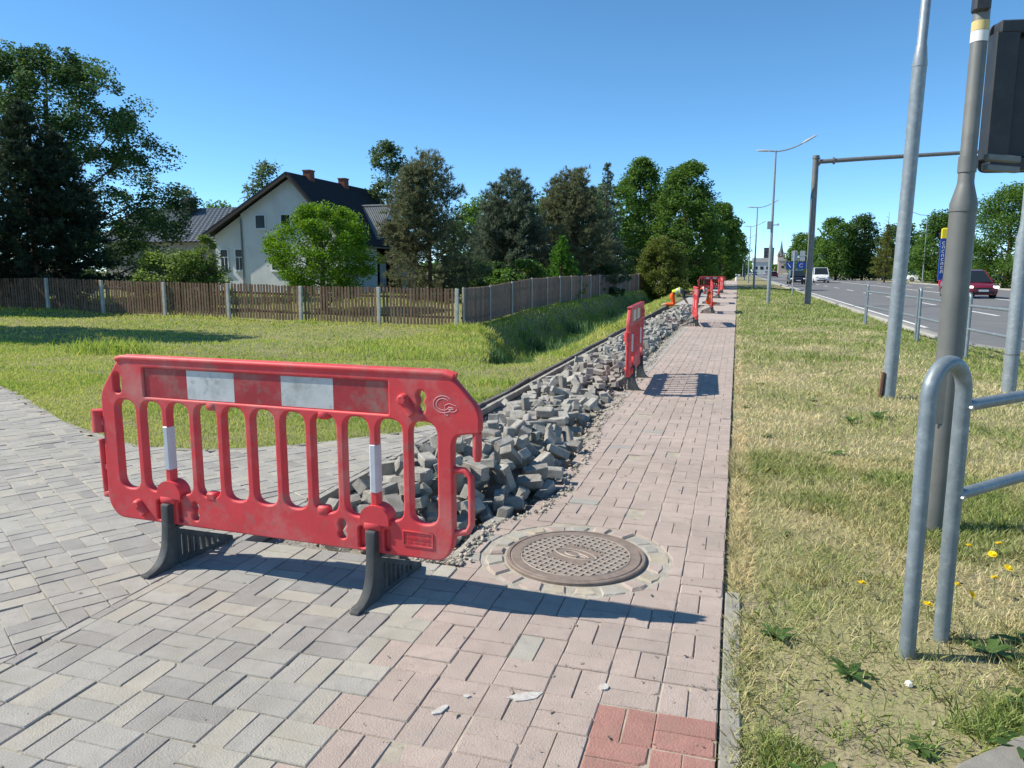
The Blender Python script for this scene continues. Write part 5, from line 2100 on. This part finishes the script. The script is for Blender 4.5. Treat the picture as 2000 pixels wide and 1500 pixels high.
pine('pine_tree', 'pine with twin tops in the middle of the garden', -12.3, 41, 7.0, 5.6, .2, 33, 'pineb', nb=14, tops=3, nl=.23, nw=.016, prof=lambda t: np.clip(1 - t, .02, 1) ** .62 * np.clip(t * 5 + .6, 0, 1))
pine('pine_tree', 'brownish wide pine behind the small bright spruce', -9.3, 44, 7.2, 6.6, .2, 34, 'pine', nb=14, tops=3, nl=.24, nw=.016, prof=lambda t: np.clip(1 - t, .02, 1) ** .55 * np.clip(t * 5 + .6, 0, 1))
pine('pine_tree', 'thin pine top poking up beside the tall broadleaf trees', -8.3, 49, 8.2, 3.0, .8, 35, 'pineb', nb=9, nl=.2, nw=.02)
pine('spruce_tree', 'small bright green spruce just behind the ditch fence', -8.7, 38, 3.2, 2.6, .05, 36, 'spruce', whorl=.17, nb=16, nl=.13, nneedle=14, droop=-.35, brown=False, nw=.018)
pine('pine_tree', 'dark pine filling the gap between the middle pines', -15.2, 47, 6.0, 6.4, .2, 37, 'pineb', nb=14, nl=.2, nw=.022)
leafy('broadleaf_tree', 'tall ragged broadleaf tree with sky showing through, left of the leafy mass', -8.9, 71, 11.6, 5.2, 1.6, 41, 150, 24000, .115, 'mid', EGG, .2, clump=.055, lump=.5, hollow=.35)
leafy('broadleaf_tree', 'big full-crowned tree at the head of the path-side row', -4.4, 66, 10.8, 5.6, .6, 42, 260, 42000, .115, 'mid', WIDE, .24, clump=.06)
leafy('broadleaf_tree', 'lower round tree at the right end of the path-side row', -1.9, 84, 8.6, 3.6, .6, 43, 120, 16000, .13, 'mid', WIDE, .2, clump=.07)
leafy('broadleaf_tree', 'dark tree in the shade behind the willow bush', -7.0, 76, 9.0, 6.6, .2, 44, 130, 12000, .17, 'dark', WIDE, .2, clump=.07)
leafy('willow_bush', 'olive green willow bush at the end of the ditch', -5.5, 56, 4.9, 3.7, .15, 45, 170, 26000, .075, 'willow', ROUND, .07, 'bush', stems=6, clump=.065, hollow=.35)
leafy('distant_tree', 'tree top showing over the left roof slope of the pale house', -49.5, 72, 13.0, 5.6, 3, 46, 70, 5000, .17, 'birch', EGG, .2)
leafy('distant_tree', 'small pale tree top behind the metal-tiled roof', -64.2, 76, 11.0, 5.2, 3, 47, 60, 4000, .17, 'birch', ROUND, .2)
leafy('distant_tree', 'green crowns low between the two houses', -51.0, 66, 8.1, 5.0, 1, 48, 80, 6000, .15, 'mid', WIDE, .2)
leafy('distant_tree', 'light green tree top between the large pine and the twin pine', -19.6, 58, 7.2, 4.4, .5, 49, 80, 6500, .13, 'mid', ROUND, .15)
UN = 'shrubs behind the ditch fence'
for k, (x, y, h_, w_, mk, lab) in enumerate([(-10.2, 36, 1.9, 2.6, 'mid', 'leafy shrub behind the fence corner'), (-9.6, 31, 1.5, 2.0, 'mid', 'low shrub close to the fence corner post'),
                                             (-12.5, 37.5, 2.0, 3.2, 'dark', 'dark shrub under the large pine'), (-9.4, 50, 2.4, 3.6, 'dark', 'dark undergrowth left of the willow bush'),
                                             (-8.0, 60, 3.0, 4.6, 'dark', 'dark thicket behind the willow bush'), (-7.6, 45.5, 1.8, 2.4, 'dark', 'dark shrub under the brownish pine'),
                                             (-3.7, 72, 2.6, 4.2, 'dark', 'dark hedge at the foot of the big path-side tree'), (-17.5, 48, 2.6, 5.0, 'dark', 'dark shrub beside the house wing')]):
    leafy('shrub', lab, x, y, h_, w_, .05, 60 + k, 60, 5200, .085, mk, WIDE, .05, 'bush', group=UN, stems=3, hollow=.25)
# beyond the road
leafy('roadside_tree', 'round tree farthest left beyond the road', 14.2, 190, 10.2, 6.4, 1, 71, 80, 6500, .26, 'mid', WIDE, .25)
leafy('roadside_tree', 'full dark tree second from the left beyond the road', 16.2, 140, 10.6, 6.2, .8, 72, 130, 11000, .21, 'mid', WIDE, .25)
leafy('roadside_tree', 'broad dark tree behind the leaning utility pole', 20.6, 142, 10.9, 6.8, .6, 73, 130, 11000, .21, 'dark', EGG, .25)
leafy('roadside_tree', 'dark green tree closing the gap behind the thin larch', 25.5, 138, 9.0, 7.0, .5, 74, 110, 9000, .21, 'dark', WIDE, .25)
pine('larch_tree', 'thin yellowish larch with a bare dead top beyond the road', 19.6, 115, 7.9, 4.6, 1.3, 75, 'larch', nb=8, whorl=.42, nl=.28, nneedle=9, nw=.035, droop=-.25, brown=False)
b = MB()
for k in range(14):
    a, z = random.uniform(0, 6.28), random.uniform(6.9, 9.2)
    L_ = (9.7 - z) * .36 + .15
    b.tube([(0, 0, z), (math.cos(a) * L_, math.sin(a) * L_, z + .25)], [.022, .008], 4, False)
b.tube([(0, 0, 7.2), (0.03, 0, 9.9)], [.06, .012], 6)
b.build('dead_top', m_bark, bpy.data.objects['larch_tree'], 50)
leafy('roadside_tree', 'tree behind the single-armed lamp beyond the road', 24.2, 106, 8.6, 6.4, .6, 76, 130, 11000, .17, 'mid', WIDE, .25)
leafy('roadside_tree', 'tall green tree behind the maroon car', 23.9, 80, 8.9, 7.6, .3, 77, 220, 30000, .11, 'mid', EGG, .28)
leafy('roadside_tree', 'low bright tree in front of the tall one behind the maroon car', 25.6, 72.5, 5.9, 6.4, .3, 78, 150, 20000, .10, 'mid', WIDE, .2)
leafy('roadside_tree', 'tree at the right edge beyond the road', 32.5, 84, 9.0, 8.5, .5, 79, 130, 12000, .15, 'mid', WIDE, .25)
leafy('roadside_tree', 'trees far off right of the church', 33.0, 260, 13, 16, .5, 80, 110, 7500, .36, 'mid', WIDE, .3)
leafy('roadside_tree', 'wide leafy tree behind the blue and yellow pylon', 26.5, 112, 8.0, 7.5, .3, 83, 120, 10000, .17, 'mid', WIDE, .25)
leafy('roadside_tree', 'green tree between the full dark tree and the white van', 14.6, 165, 8.4, 6.0, .3, 84, 90, 7000, .23, 'mid', WIDE, .25)
leafy('background_tree', 'broad light tree filling the gap behind the twin pine', -13.5, 60, 7.6, 7.5, .3, 85, 130, 12000, .13, 'mid', WIDE, .2)
leafy('background_tree', 'green crown between the brownish pine and the ragged tree', -10.8, 66, 8.6, 6.0, .3, 86, 110, 11000, .13, 'mid', WIDE, .2)
leafy('background_tree', 'shaded tree right behind the large pine', -19.5, 56, 6.4, 6.5, .3, 87, 110, 10000, .12, 'mid', WIDE, .2)
leafy('path_tree', 'tree down the path beyond the path-side row', -2.0, 130, 10.0, 6.0, .5, 81, 110, 8000, .22, 'mid', WIDE, .25)
leafy('path_tree', 'farthest tree at the left of the row of lamps', -1.2, 200, 11.2, 7.0, .5, 82, 90, 6000, .30, 'mid', WIDE, .25)
# far wood closing the view
r_ = np.random.default_rng(99)
NFW = 9000
fx = r_.uniform(-520, 520, NFW)
fy = 520 + r_.uniform(0, 160, NFW) + np.abs(fx) * .1
fh = (6.5 + 4.0 * vnoise(fx, fy, 26, 5)) * r_.random(NFW) ** .5
keep_ = (np.abs(fx - 25) > 16) | (fy > 640)
V, F_, ti = diamonds(np.stack([fx, fy, np.abs(fh)], -1)[keep_], (unit(NFW, r_) * 2.8)[keep_], (unit(NFW, r_) * 2.2)[keep_], r_.random(NFW)[keep_])
tag(obj('far_wood', np_mesh('far_wood', V, F_, ti), LEAF['mid']), 'far-off belt of trees along the horizon', 'wood', kind='stuff')

# ------------------------------------------------------------------ grass, reeds, weeds
m_gr_v = leaf_mat('verge_blades', (.70, .60, .36), (.23, .31, .08), .25, .7)
m_gr_l = leaf_mat('lawn_blades', (.56, .54, .19), (.22, .36, .06), .34, .7)
m_reed = leaf_mat('reed_blades', (.035, .095, .030), (.16, .27, .13), .30, .5)


def blades(x, y, ln, wd, tint, lean, r_, z=None, curve=.5):
    n = len(x)
    if z is None:
        z = terr(x, y)
    a = r_.uniform(0, 2 * np.pi, n)
    la = r_.uniform(0, 2 * np.pi, n)
    tip = np.stack([np.cos(la) * lean * ln, np.sin(la) * lean * ln, ln * np.sqrt(np.maximum(.04, 1 - lean ** 2))], -1)
    base = np.stack([x, y, z - .004], -1)
    w = np.stack([np.cos(a), np.sin(a), 0 * a], -1) * wd[:, None] / 2
    mid = base + tip * np.array([.45, .45, .62])
    V = np.stack([base - w, base + w, mid + w * .8, base + tip, mid - w * .8], 1).reshape(-1, 3)
    return V, np.arange(5 * n).reshape(n, 5), np.repeat(np.clip(tint, 0, 1), 5)


def in_view(x, y, pad=.55):
    return seen(np.stack([x, y, 0 * x], -1), pad)[0]


BOX_HIT = [(1.185, 4.75, .1), (1.8, 9.75, .11)]


def verge(n, y0, y1, L0, L1, seed):
    r_ = np.random.default_rng(seed)
    y = y0 * (y1 / y0) ** r_.random(n * 4)
    x = np.where(r_.random(n * 4) < .10, r_.uniform(-.005, .12, n * 4), r_.uniform(.06, 8.5, n * 4))
    k = (x < road_edge(y) - .1) & in_view(x, y) & ~((x > .62) & (y < 2.40 + (x - .71) * .93))
    x, y = x[k], y[k]
    pat = vnoise(x, y, 1.1, 31) * .55 + vnoise(x, y, .35, 32) * .45 + vnoise(x, y, .12, 33) * .2
    bare = vnoise(x, y, .55, 34) + .5 * vnoise(x, y, .17, 35)
    thin = np.where(y < 3.6, 1.0, .25) * np.exp(-((x - .55) / .5) ** 2 * .6)
    edge_ = (x < .13)
    k = r_.random(len(x)) < np.where(bare > .25 - .35 * thin, np.where(y < 6, .22, .7), 1.0) * np.where(edge_, np.clip(.45 + .6 * vnoise(y, x * 0, .35, 36), .08, .9), 1)
    k &= (r_.random(len(x)) > .88 * np.exp(-((x - .52) / .26) ** 4 - ((y - 2.5) / .45) ** 4))
    x, y, pat = x[k][:n], y[k][:n], pat[k][:n]
    dist = np.hypot(x, y)
    green = .47 + .70 * pat + .40 * np.exp(-((y - 1.9) / 1.3) ** 2) + .42 * sstep(11, 26, y) + .30 * sstep(2.6, 4.2, x) - .22 * np.exp(-((y - 7.4) / 2.2) ** 2) * np.exp(-(x / 1.2) ** 2)
    tint = green + r_.normal(0, .22, len(x)) - .30 * (x < .14)
    ln = r_.uniform(L0, L1, len(x)) * (1 + .5 * np.clip(pat, -.6, 1))
    wd = np.maximum(.0032, dist * .00085) * r_.uniform(.7, 1.4, len(x))
    lean = np.clip(np.abs(r_.normal(.74, .24, len(x))) + .15 * (x < .14), .05, .99)
    return blades(x, y, ln, wd, tint, lean, r_)


parts = [verge(185000, 1.0, 3.4, .025, .08, 1), verge(145000, 3.4, 6.5, .03, .08, 2), verge(48000, 6.5, 12, .03, .08, 3),
         verge(36000, 12, 24, .04, .10, 4), verge(20000, 24, 70, .05, .13, 5)]


def merge(ps):
    V, F_, T, o_ = [], [], [], 0
    for v, f, t_ in ps:
        V.append(v)
        F_.append(f + o_)
        T.append(t_)
        o_ += len(v)
    return np.concatenate(V), np.concatenate(F_), np.concatenate(T)


V, F_, T = merge(parts)
tag(obj('verge_grass', np_mesh('verge_grass', V, F_, T), m_gr_v), 'short parched grass between the sidewalk and the road', 'grass', kind='stuff')


def lawn(n, y0, y1, x0, x1, L0, L1, seed):
    r_ = np.random.default_rng(seed)
    y = r_.uniform(y0, y1, n * 6)
    x = r_.uniform(x0, x1, n * 6)
    k = ~on_cross(x, y - .02) & (x < -2.74 - .014 * np.maximum(0, y - 7)) & in_view(x, y)
    x, y = x[k][:n], y[k][:n]
    pat = vnoise(x, y, 1.6, 41) * .6 + vnoise(x, y, .45, 42) * .4
    depth = -terr(x, y)
    wet = sstep(.30, .75, depth) * (y > 12.5)
    dist = np.hypot(x, y)
    tint = .52 + .40 * pat + .30 * wet + r_.normal(0, .2, len(x)) - .25 * np.exp(-((y - 20.5) / 1.4) ** 2) * sstep(-16, -10, x)
    ln = r_.uniform(L0, L1, len(x)) * (1 + .5 * pat) * (1 + .5 * wet)
    ln = ln * (1 + 1.6 * np.exp(-((FY - .35 - y) / .35) ** 2))
    wd = np.maximum(.004, dist * .00095) * r_.uniform(.7, 1.4, len(x))
    lean = np.clip(np.abs(r_.normal(.5, .25, len(x))), .05, .97)
    return blades(x, y, ln, wd, tint, lean, r_)


parts = [lawn(42000, 4.7, 8.5, -12, -2.7, .02, .055, 11), lawn(42000, 8.5, 13, -17, -2.7, .025, .06, 12), lawn(38000, 13, 22.4, -28, -2.7, .03, .08, 13),
         lawn(34000, 13, 40, -9, -2.8, .05, .15, 14), lawn(14000, 40, 75, -9, -2.6, .08, .25, 15), lawn(16000, 22.6, 44, -36, -9, .06, .16, 16)]
V, F_, T = merge(parts)
tag(obj('lawn_grass', np_mesh('lawn_grass', V, F_, T), m_gr_l), 'mown green lawn grass left of the sidewalk', 'grass', kind='stuff')

r_ = np.random.default_rng(77)
n = 70000
y = 13.0 + r_.random(n) ** 1.6 * 42
x = r_.uniform(-7.6, -3.5, n)
pt = vnoise(x, y, 1.3, 51)
k = (terr(x, y) < -.70) & (r_.random(n) < -.05 + .55 * pt + .55 * sstep(-6.0, -4.4, x)) & (x < -3.2)
x, y, pt = x[k], y[k], pt[k]
ln = r_.uniform(.20, .58, len(x)) * (1 + .35 * pt)
V, F_, T = blades(x, y, ln, np.maximum(.012, np.hypot(x, y) * .0011) * r_.uniform(.7, 1.3, len(x)), .5 + r_.normal(0, .28, len(x)) + .2 * pt, np.clip(np.abs(r_.normal(.25, .15, len(x))), .02, .8), r_)
tag(obj('reeds', np_mesh('reeds', V, F_, T), m_reed), 'tall green reeds growing in the ditch', 'reeds', kind='stuff')
# rough tufts: tall ones beside the lawn edge and along the ditch lip
tx, ty, tl = [], [], []
for (cx_, cy_, n_, s_, l_) in ((-11.6, 11.6, 900, .45, .32), (-5.6, 13.3, 700, .6, .16), (-6.8, 13.1, 500, .6, .14), (-3.4, 14.5, 300, .3, .12),
                               (-8.0, 21.7, 700, .5, .25), (-3.1, 9.5, 300, .25, .12)):
    tx.append(r_.normal(cx_, s_, n_))
    ty.append(r_.normal(cy_, s_ * .7, n_))
    tl.append(r_.uniform(.4, 1.1, n_) * l_)
x, y, ln = np.concatenate(tx), np.concatenate(ty), np.concatenate(tl)
k = ~on_cross(x, y) & (x < -2.85)
x, y, ln = x[k], y[k], ln[k]
V, F_, T = blades(x, y, ln, np.full(len(x), .014), .72 + r_.normal(0, .2, len(x)), np.clip(np.abs(r_.normal(.45, .2, len(x))), .05, .9), r_)
tag(obj('tall_grass', np_mesh('tall_grass', V, F_, T), m_gr_l), 'rough tall grass tufts at the mouth of the ditch', 'grass', kind='stuff')

r_ = np.random.default_rng(123)
n = 5200
y = 1.2 * (9.0 / 1.2) ** r_.random(n)
x = r_.uniform(.02, 2.6, n)
k = in_view(x, y)
x, y = x[k], y[k]
z = terr(x, y) + r_.uniform(.002, .012, len(x))
A = unit(len(x), r_) * np.array([1, 1, .25]) * r_.uniform(.006, .020, len(x))[:, None]
B = np.cross(A, unit(len(x), r_) * .2 + np.array([0, 0, 1.0])) * r_.uniform(.12, .5, len(x))[:, None]
V, F_, T = diamonds(np.stack([x, y, z], -1), A, B, r_.random(len(x)))
tag(obj('leaf_litter', np_mesh('leaf_litter', V, F_, T), leaf_mat('litter', (.10, .07, .045), (.42, .36, .25), .1)), 'dry bits of dead leaves and stalks strewn in the verge', 'litter', kind='stuff')
n = 1500
y = 1.3 * (20.0 / 1.3) ** r_.random(n)
x = np.where(r_.random(n) < .5, -r_.random(n) ** 2 * 1.3, r_.uniform(-6, 0, n))
k = in_view(x, y) & ~in_exc(x, y) & (on_walk(x, y) | on_cross(x, y)) & (np.hypot(x - MH[0], y - MH[1]) > .56)
x, y = x[k], y[k]
A = unit(len(x), r_) * np.array([1, 1, .1]) * (r_.lognormal(-5.3, .5, len(x)).clip(.002, .018) * (1 + .08 * y))[:, None]
B = np.cross(A, np.array([0, 0, 1.0])) * r_.uniform(.2, .7, len(x))[:, None]
V, F_, T = diamonds(np.stack([x, y, 0 * x + .0045], -1), A, B, r_.random(len(x)))
tag(obj('path_debris', np_mesh('path_debris', V, F_, T), leaf_mat('debris', (.07, .06, .045), (.36, .31, .24), .05)), 'specks of soil and dry stalks on the paving', 'litter', kind='stuff')

m_weed = leaf_mat('weed_leaf', (.045, .09, .022), (.11, .19, .05), .3)
m_yelf = mat('dandelion_yellow', (.85, .62, .01), .7, .1, 40)
m_stem = mat('dandelion_stem', (.16, .20, .07), .7, .1)


def rosette(label, x, y, n, L_, up, seed, wd=.16, name='weed_plant'):
    r_ = np.random.default_rng(seed)
    t = thing(name, label, 'weed', (x, y, zf_(x, y)), 0, 'weeds in the verge')
    for k in range(n):
        a = 2 * math.pi * k / n + r_.normal(0, .25)
        l_ = L_ * r_.uniform(.65, 1.15)
        u_ = up * r_.uniform(.5, 1.3)
        V, F_ = [], []
        for j in range(6):
            f_ = j / 5
            w = wd * l_ * (math.sin(math.pi * min(1, .12 + f_ * .88)) ** .7) * (1 if j % 2 else .8)
            d_ = f_ * l_ * math.cos(u_ * (1 - .5 * f_))
            h_ = f_ * l_ * math.sin(u_ * (1 - .55 * f_)) + .004
            V += [(d_ * math.cos(a) - w * math.sin(a), d_ * math.sin(a) + w * math.cos(a), h_ + w * .25), (d_ * math.cos(a), d_ * math.sin(a), h_),
                  (d_ * math.cos(a) + w * math.sin(a), d_ * math.sin(a) - w * math.cos(a), h_ + w * .25)]
            if j:
                o_ = 3 * j
                F_ += [(o_ - 3, o_ - 2, o_ + 1, o_), (o_ - 2, o_ - 1, o_ + 2, o_ + 1)]
        obj('leaf', np_mesh('leaf', V, F_, np.full(len(V), np.clip(r_.normal(.5, .25), 0, 1)), smooth=True), m_weed, t)
    return t


for k, (x, y, n, L_, up, lab) in enumerate([(.47, 2.86, 9, .10, .55, 'small green weed rosette on the bare soil left of the railing'), (.285, 2.14, 13, .12, .75, 'bushy green weed clump near the bottom of the verge'),
                                            (1.15, 7.95, 9, .13, .9, 'upright dark weed in the dry grass before the pale pole'), (1.42, 8.2, 8, .16, 1.0, 'taller ragged weed right of the upright one'),
                                            (.83, 6.6, 10, .13, .5, 'flat weed patch in the dry grass'), (.95, 2.55, 11, .12, .5, 'broad-leaved weed right of the looped railing post'),
                                            (1.08, 2.85, 10, .13, .45, 'dandelion leaf rosette at the right edge under the rail'), (1.03, 3.2, 10, .12, .5, 'leafy rosette behind the railing leg'),
                                            (1.2, 3.3, 10, .13, .5, 'spreading rosette beside the yellow flowers')]):
    rosette(lab, x, y, n, L_, up, 200 + k)
rw = np.random.default_rng(5)
WX = [(.22, 3.1), (.33, 4.4), (.2, 5.2), (.55, 5.6), (.3, 7.1), (.18, 8.6), (.9, 9.3), (.35, 10.4), (1.3, 6.1), (.62, 2.45), (.5, 1.95), (.42, 1.75), (.25, 1.7), (1.15, 3.05), (.16, 6.4), (1.7, 7.3)]
for k, (x, y) in enumerate(WX):
    rosette('small green broad-leaved weed scattered in the verge grass', x, y, int(rw.integers(6, 11)), rw.uniform(.045, .10), rw.uniform(.3, 1.0), 300 + k, rw.uniform(.14, .3))
PET = MB()
for ring_, (rr_, n, hz) in enumerate(((.020, 16, .002), (.013, 12, .006), (.006, 7, .009))):
    for k in range(n):
        a = 2 * math.pi * k / n + ring_ * .2
        c_, s_ = math.cos(a), math.sin(a)
        w = .0035
        PET.add([(0, 0, hz - .004), (rr_ * .7 * c_ - w * s_, rr_ * .7 * s_ + w * c_, hz), (rr_ * c_, rr_ * s_, hz + .001), (rr_ * .7 * c_ + w * s_, rr_ * .7 * s_ - w * c_, hz)], [(0, 1, 2, 3)])
pet = PET.mesh('flower_head')
FL = FLOWERS = [(.62, 3.61, 'single dandelion flower left of the looped railing post'), (1.03, 3.66, 'dandelion flower just right of the rear railing leg'), (1.06, 3.55, 'large dandelion flower low between the rails'),
                (1.28, 4.12, 'dandelion flower near the right edge under the lower rail'), (1.22, 3.80, 'dandelion flower above the rosette at the right'), (1.4, 4.36, 'dandelion flower at the far right edge'),
                (.87, 3.45, 'dandelion flower between the two railing legs'), (1.22, 4.25, 'small dandelion flower beside the dark pole'), (1.31, 3.98, 'dandelion flower lowest at the right edge')]
for k, (x, y, lab) in enumerate(FL):
    z = zf_(x, y)
    t = thing('dandelion', lab, 'dandelion', (x, y, z), random.uniform(0, 6), 'yellow dandelions in the verge')
    hh = random.uniform(.07, .12)
    MB().tube([(0, 0, -.01), (.008, 0, hh * .6), (.012, 0, hh)], .0022, 5).build('stem', m_stem, t)
    f = obj('flower_head', pet, m_yelf, t, (.012, 0, hh))
    f.rotation_euler = (random.gauss(0, .3), random.gauss(0, .3), 0)
    f.scale = (1.15, 1.15, 1.15)

sl = MB().prism([(.62, .9), (1.6, .9), (1.6, 3.22), (.71, 2.38), (.66, 2.30)], -.15, .012, .01)
tag(sl.build('concrete_slab', m_edge), 'corner of a pale concrete slab at the bottom right', 'slab')
st = MB()
st.lathe([(.008, -.006), (.016, .0), (.012, .012), (.003, .017)], seg=7)
tag(st.build('pebble', mat('white_stone', (.7, .68, .63), .9, .1, 30), loc=(.67, 2.85, zf_(.67, 2.85) + .006)), 'small white stone on the bare soil below the railing', 'stone')
m_dirt = mat('bare_soil', (.24, .21, .17), .95, .25, 10, bump=.8, bscale=60, speck=.3, speck_scale=120)

# ------------------------------------------------------------------ workers
m_org = mat('hivis_orange', (.80, .105, .012), .7, .12, 10)
m_yv = mat('hivis_yellow', (.50, .62, .03), .7, .08, 10)
m_refl = mat('reflective_grey', (.55, .56, .55), .5, .05)
m_dark = mat('dark_shirt', (.02, .02, .025), .9, .15, 10)
m_skin = mat('skin', (.42, .23, .15), .6, .05)
m_hair = mat('dark_hair', (.02, .016, .013), .8, .1)
m_boot = mat('work_boot', (.45, .36, .26), .8, .1)


def skin(name, V, E_, rad, root, sub=2):
    me = bpy.data.meshes.new(name)
    bm = bmesh.new()
    ly = bm.verts.layers.skin.verify()
    vs = [bm.verts.new(v) for v in V]
    for a, b in E_:
        bm.edges.new((vs[a], vs[b]))
    for v, r_ in zip(vs, rad):
        v[ly].radius = (r_, r_) if not hasattr(r_, '__len__') else r_
    vs[root][ly].use_root = True
    bm.to_mesh(me)
    bm.free()
    o = bpy.data.objects.new(name, me)
    COL.objects.link(o)
    o.modifiers.new('skin', 'SKIN')
    s_ = o.modifiers.new('sub', 'SUBSURF')
    s_.levels = s_.render_levels = sub
    bpy.context.view_layer.update()
    m2 = bpy.data.meshes.new_from_object(o.evaluated_get(bpy.context.evaluated_depsgraph_get()))
    bpy.data.objects.remove(o)
    m2.polygons.foreach_set('use_smooth', [True] * len(m2.polygons))
    return m2


def worker(label, x, y, z, rz, trousers, vest, shirt):
    """kneeling, bent forward over the paving, hands on the blocks; +x is forward"""
    t = thing('person', label, 'person', (x, y, z), rz, 'workers kneeling at the far end of the heap')
    V = [(-.22, 0, .50), (-.06, 0, .60), (.14, 0, .66), (.28, 0, .64), (.38, 0, .61), (.46, 0, .59), (.57, 0, .55)]
    rad = [(.15, .13), (.15, .12), (.16, .125), (.15, .11), .06, .075, .10]
    E_ = [(0, 1), (1, 2), (2, 3), (3, 4), (4, 5), (5, 6)]
    for s_ in (-1, 1):
        o_ = len(V)
        V += [(-.20, s_ * .11, .44), (-.12, s_ * .14, .25), (-.08, s_ * .14, .09), (-.30, s_ * .13, .08), (-.50, s_ * .12, .085), (-.60, s_ * .12, .035)]
        rad += [.115, .09, .075, .07, .05, .042]
        E_ += [(0, o_)] + [(o_ + k, o_ + k + 1) for k in range(5)]
        o_ = len(V)
        V += [(.29, s_ * .18, .60), (.33, s_ * .23, .36), (.46, s_ * .17, .16), (.50, s_ * .16, .09)]
        rad += [.072, .052, .042, .036]
        E_ += [(3, o_)] + [(o_ + k, o_ + k + 1) for k in range(3)]
    me = skin('body', V, E_, rad, 0)
    for m_ in (shirt, trousers, m_skin, m_hair, m_boot):
        me.materials.append(m_)
    for p in me.polygons:
        c = p.center
        k = 0
        if c.x < -.02 and (c.z < .53 or c.x < -.18):
            k = 1
        if c.x < -.44 and c.z < .16:
            k = 4
        if c.x > .34 and c.z < .36 and abs(c.y) > .06:
            k = 2
        if c.x > .37 and abs(c.y) < .13 and c.z > .4:
            k = 2 if (c.z < .56 and c.x > .42) else 3
        p.material_index = k
    COLb = bpy.data.objects.new('body', me)
    COL.objects.link(COLb)
    COLb.parent = t
    vb = skin('vest', [(-.15, 0, .56), (.0, 0, .635), (.14, 0, .67), (.27, 0, .65)], [(0, 1), (1, 2), (2, 3)], [(.165, .135), (.175, .14), (.185, .145), (.17, .125)], 1)
    for m_ in (vest, m_refl):
        vb.materials.append(m_)
    for p in vb.polygons:
        if abs(p.center.x - .0) < .03 or abs(p.center.x - .13) < .03:
            p.material_index = 1
    vo = bpy.data.objects.new('vest', vb)
    COL.objects.link(vo)
    vo.parent = t
    for s_ in (-1, 1):
        hb = MB()
        hb.box((.515, s_ * .16, .065), (.06, .075, .03), rot=Matrix.Rotation(.5, 3, 'Y'), bev=.01)
        for j in range(4):
            yy = s_ * (.16) + (j - 1.5) * .019
            ln = (.06, .068, .064, .05)[j]
            hb.tube([(.535, yy, .055), (.535 + ln * .6, yy, .042), (.535 + ln, yy, .018)], [.0095, .009, .007], 5)
        hb.tube([(.505, s_ * .16 - s_ * .035, .06), (.535, s_ * .16 - s_ * .06, .05), (.555, s_ * .16 - s_ * .058, .03)], [.011, .010, .008], 5)
        hb.build('hand', m_skin, t, 60)
    fc = MB()
    fc.tube([(.64, 0, .50), (.675, 0, .485)], [.022, .010], 6)
    for s_ in (-1, 1):
        fc.tube([(.59, s_ * .088, .56), (.60, s_ * .105, .54)], [.03, .02], 6)
    fc.build('face', m_skin, t, 60)
    return t


worker('kneeling worker in a yellow vest and orange trousers bent over the paving', -2.47, 32.6, 0.0, R(6), m_org, m_yv, m_dark)
worker('worker in an orange vest bending down behind the third barrier', -1.30, 34.0, 0.0, R(192), m_org, m_org, m_dark)
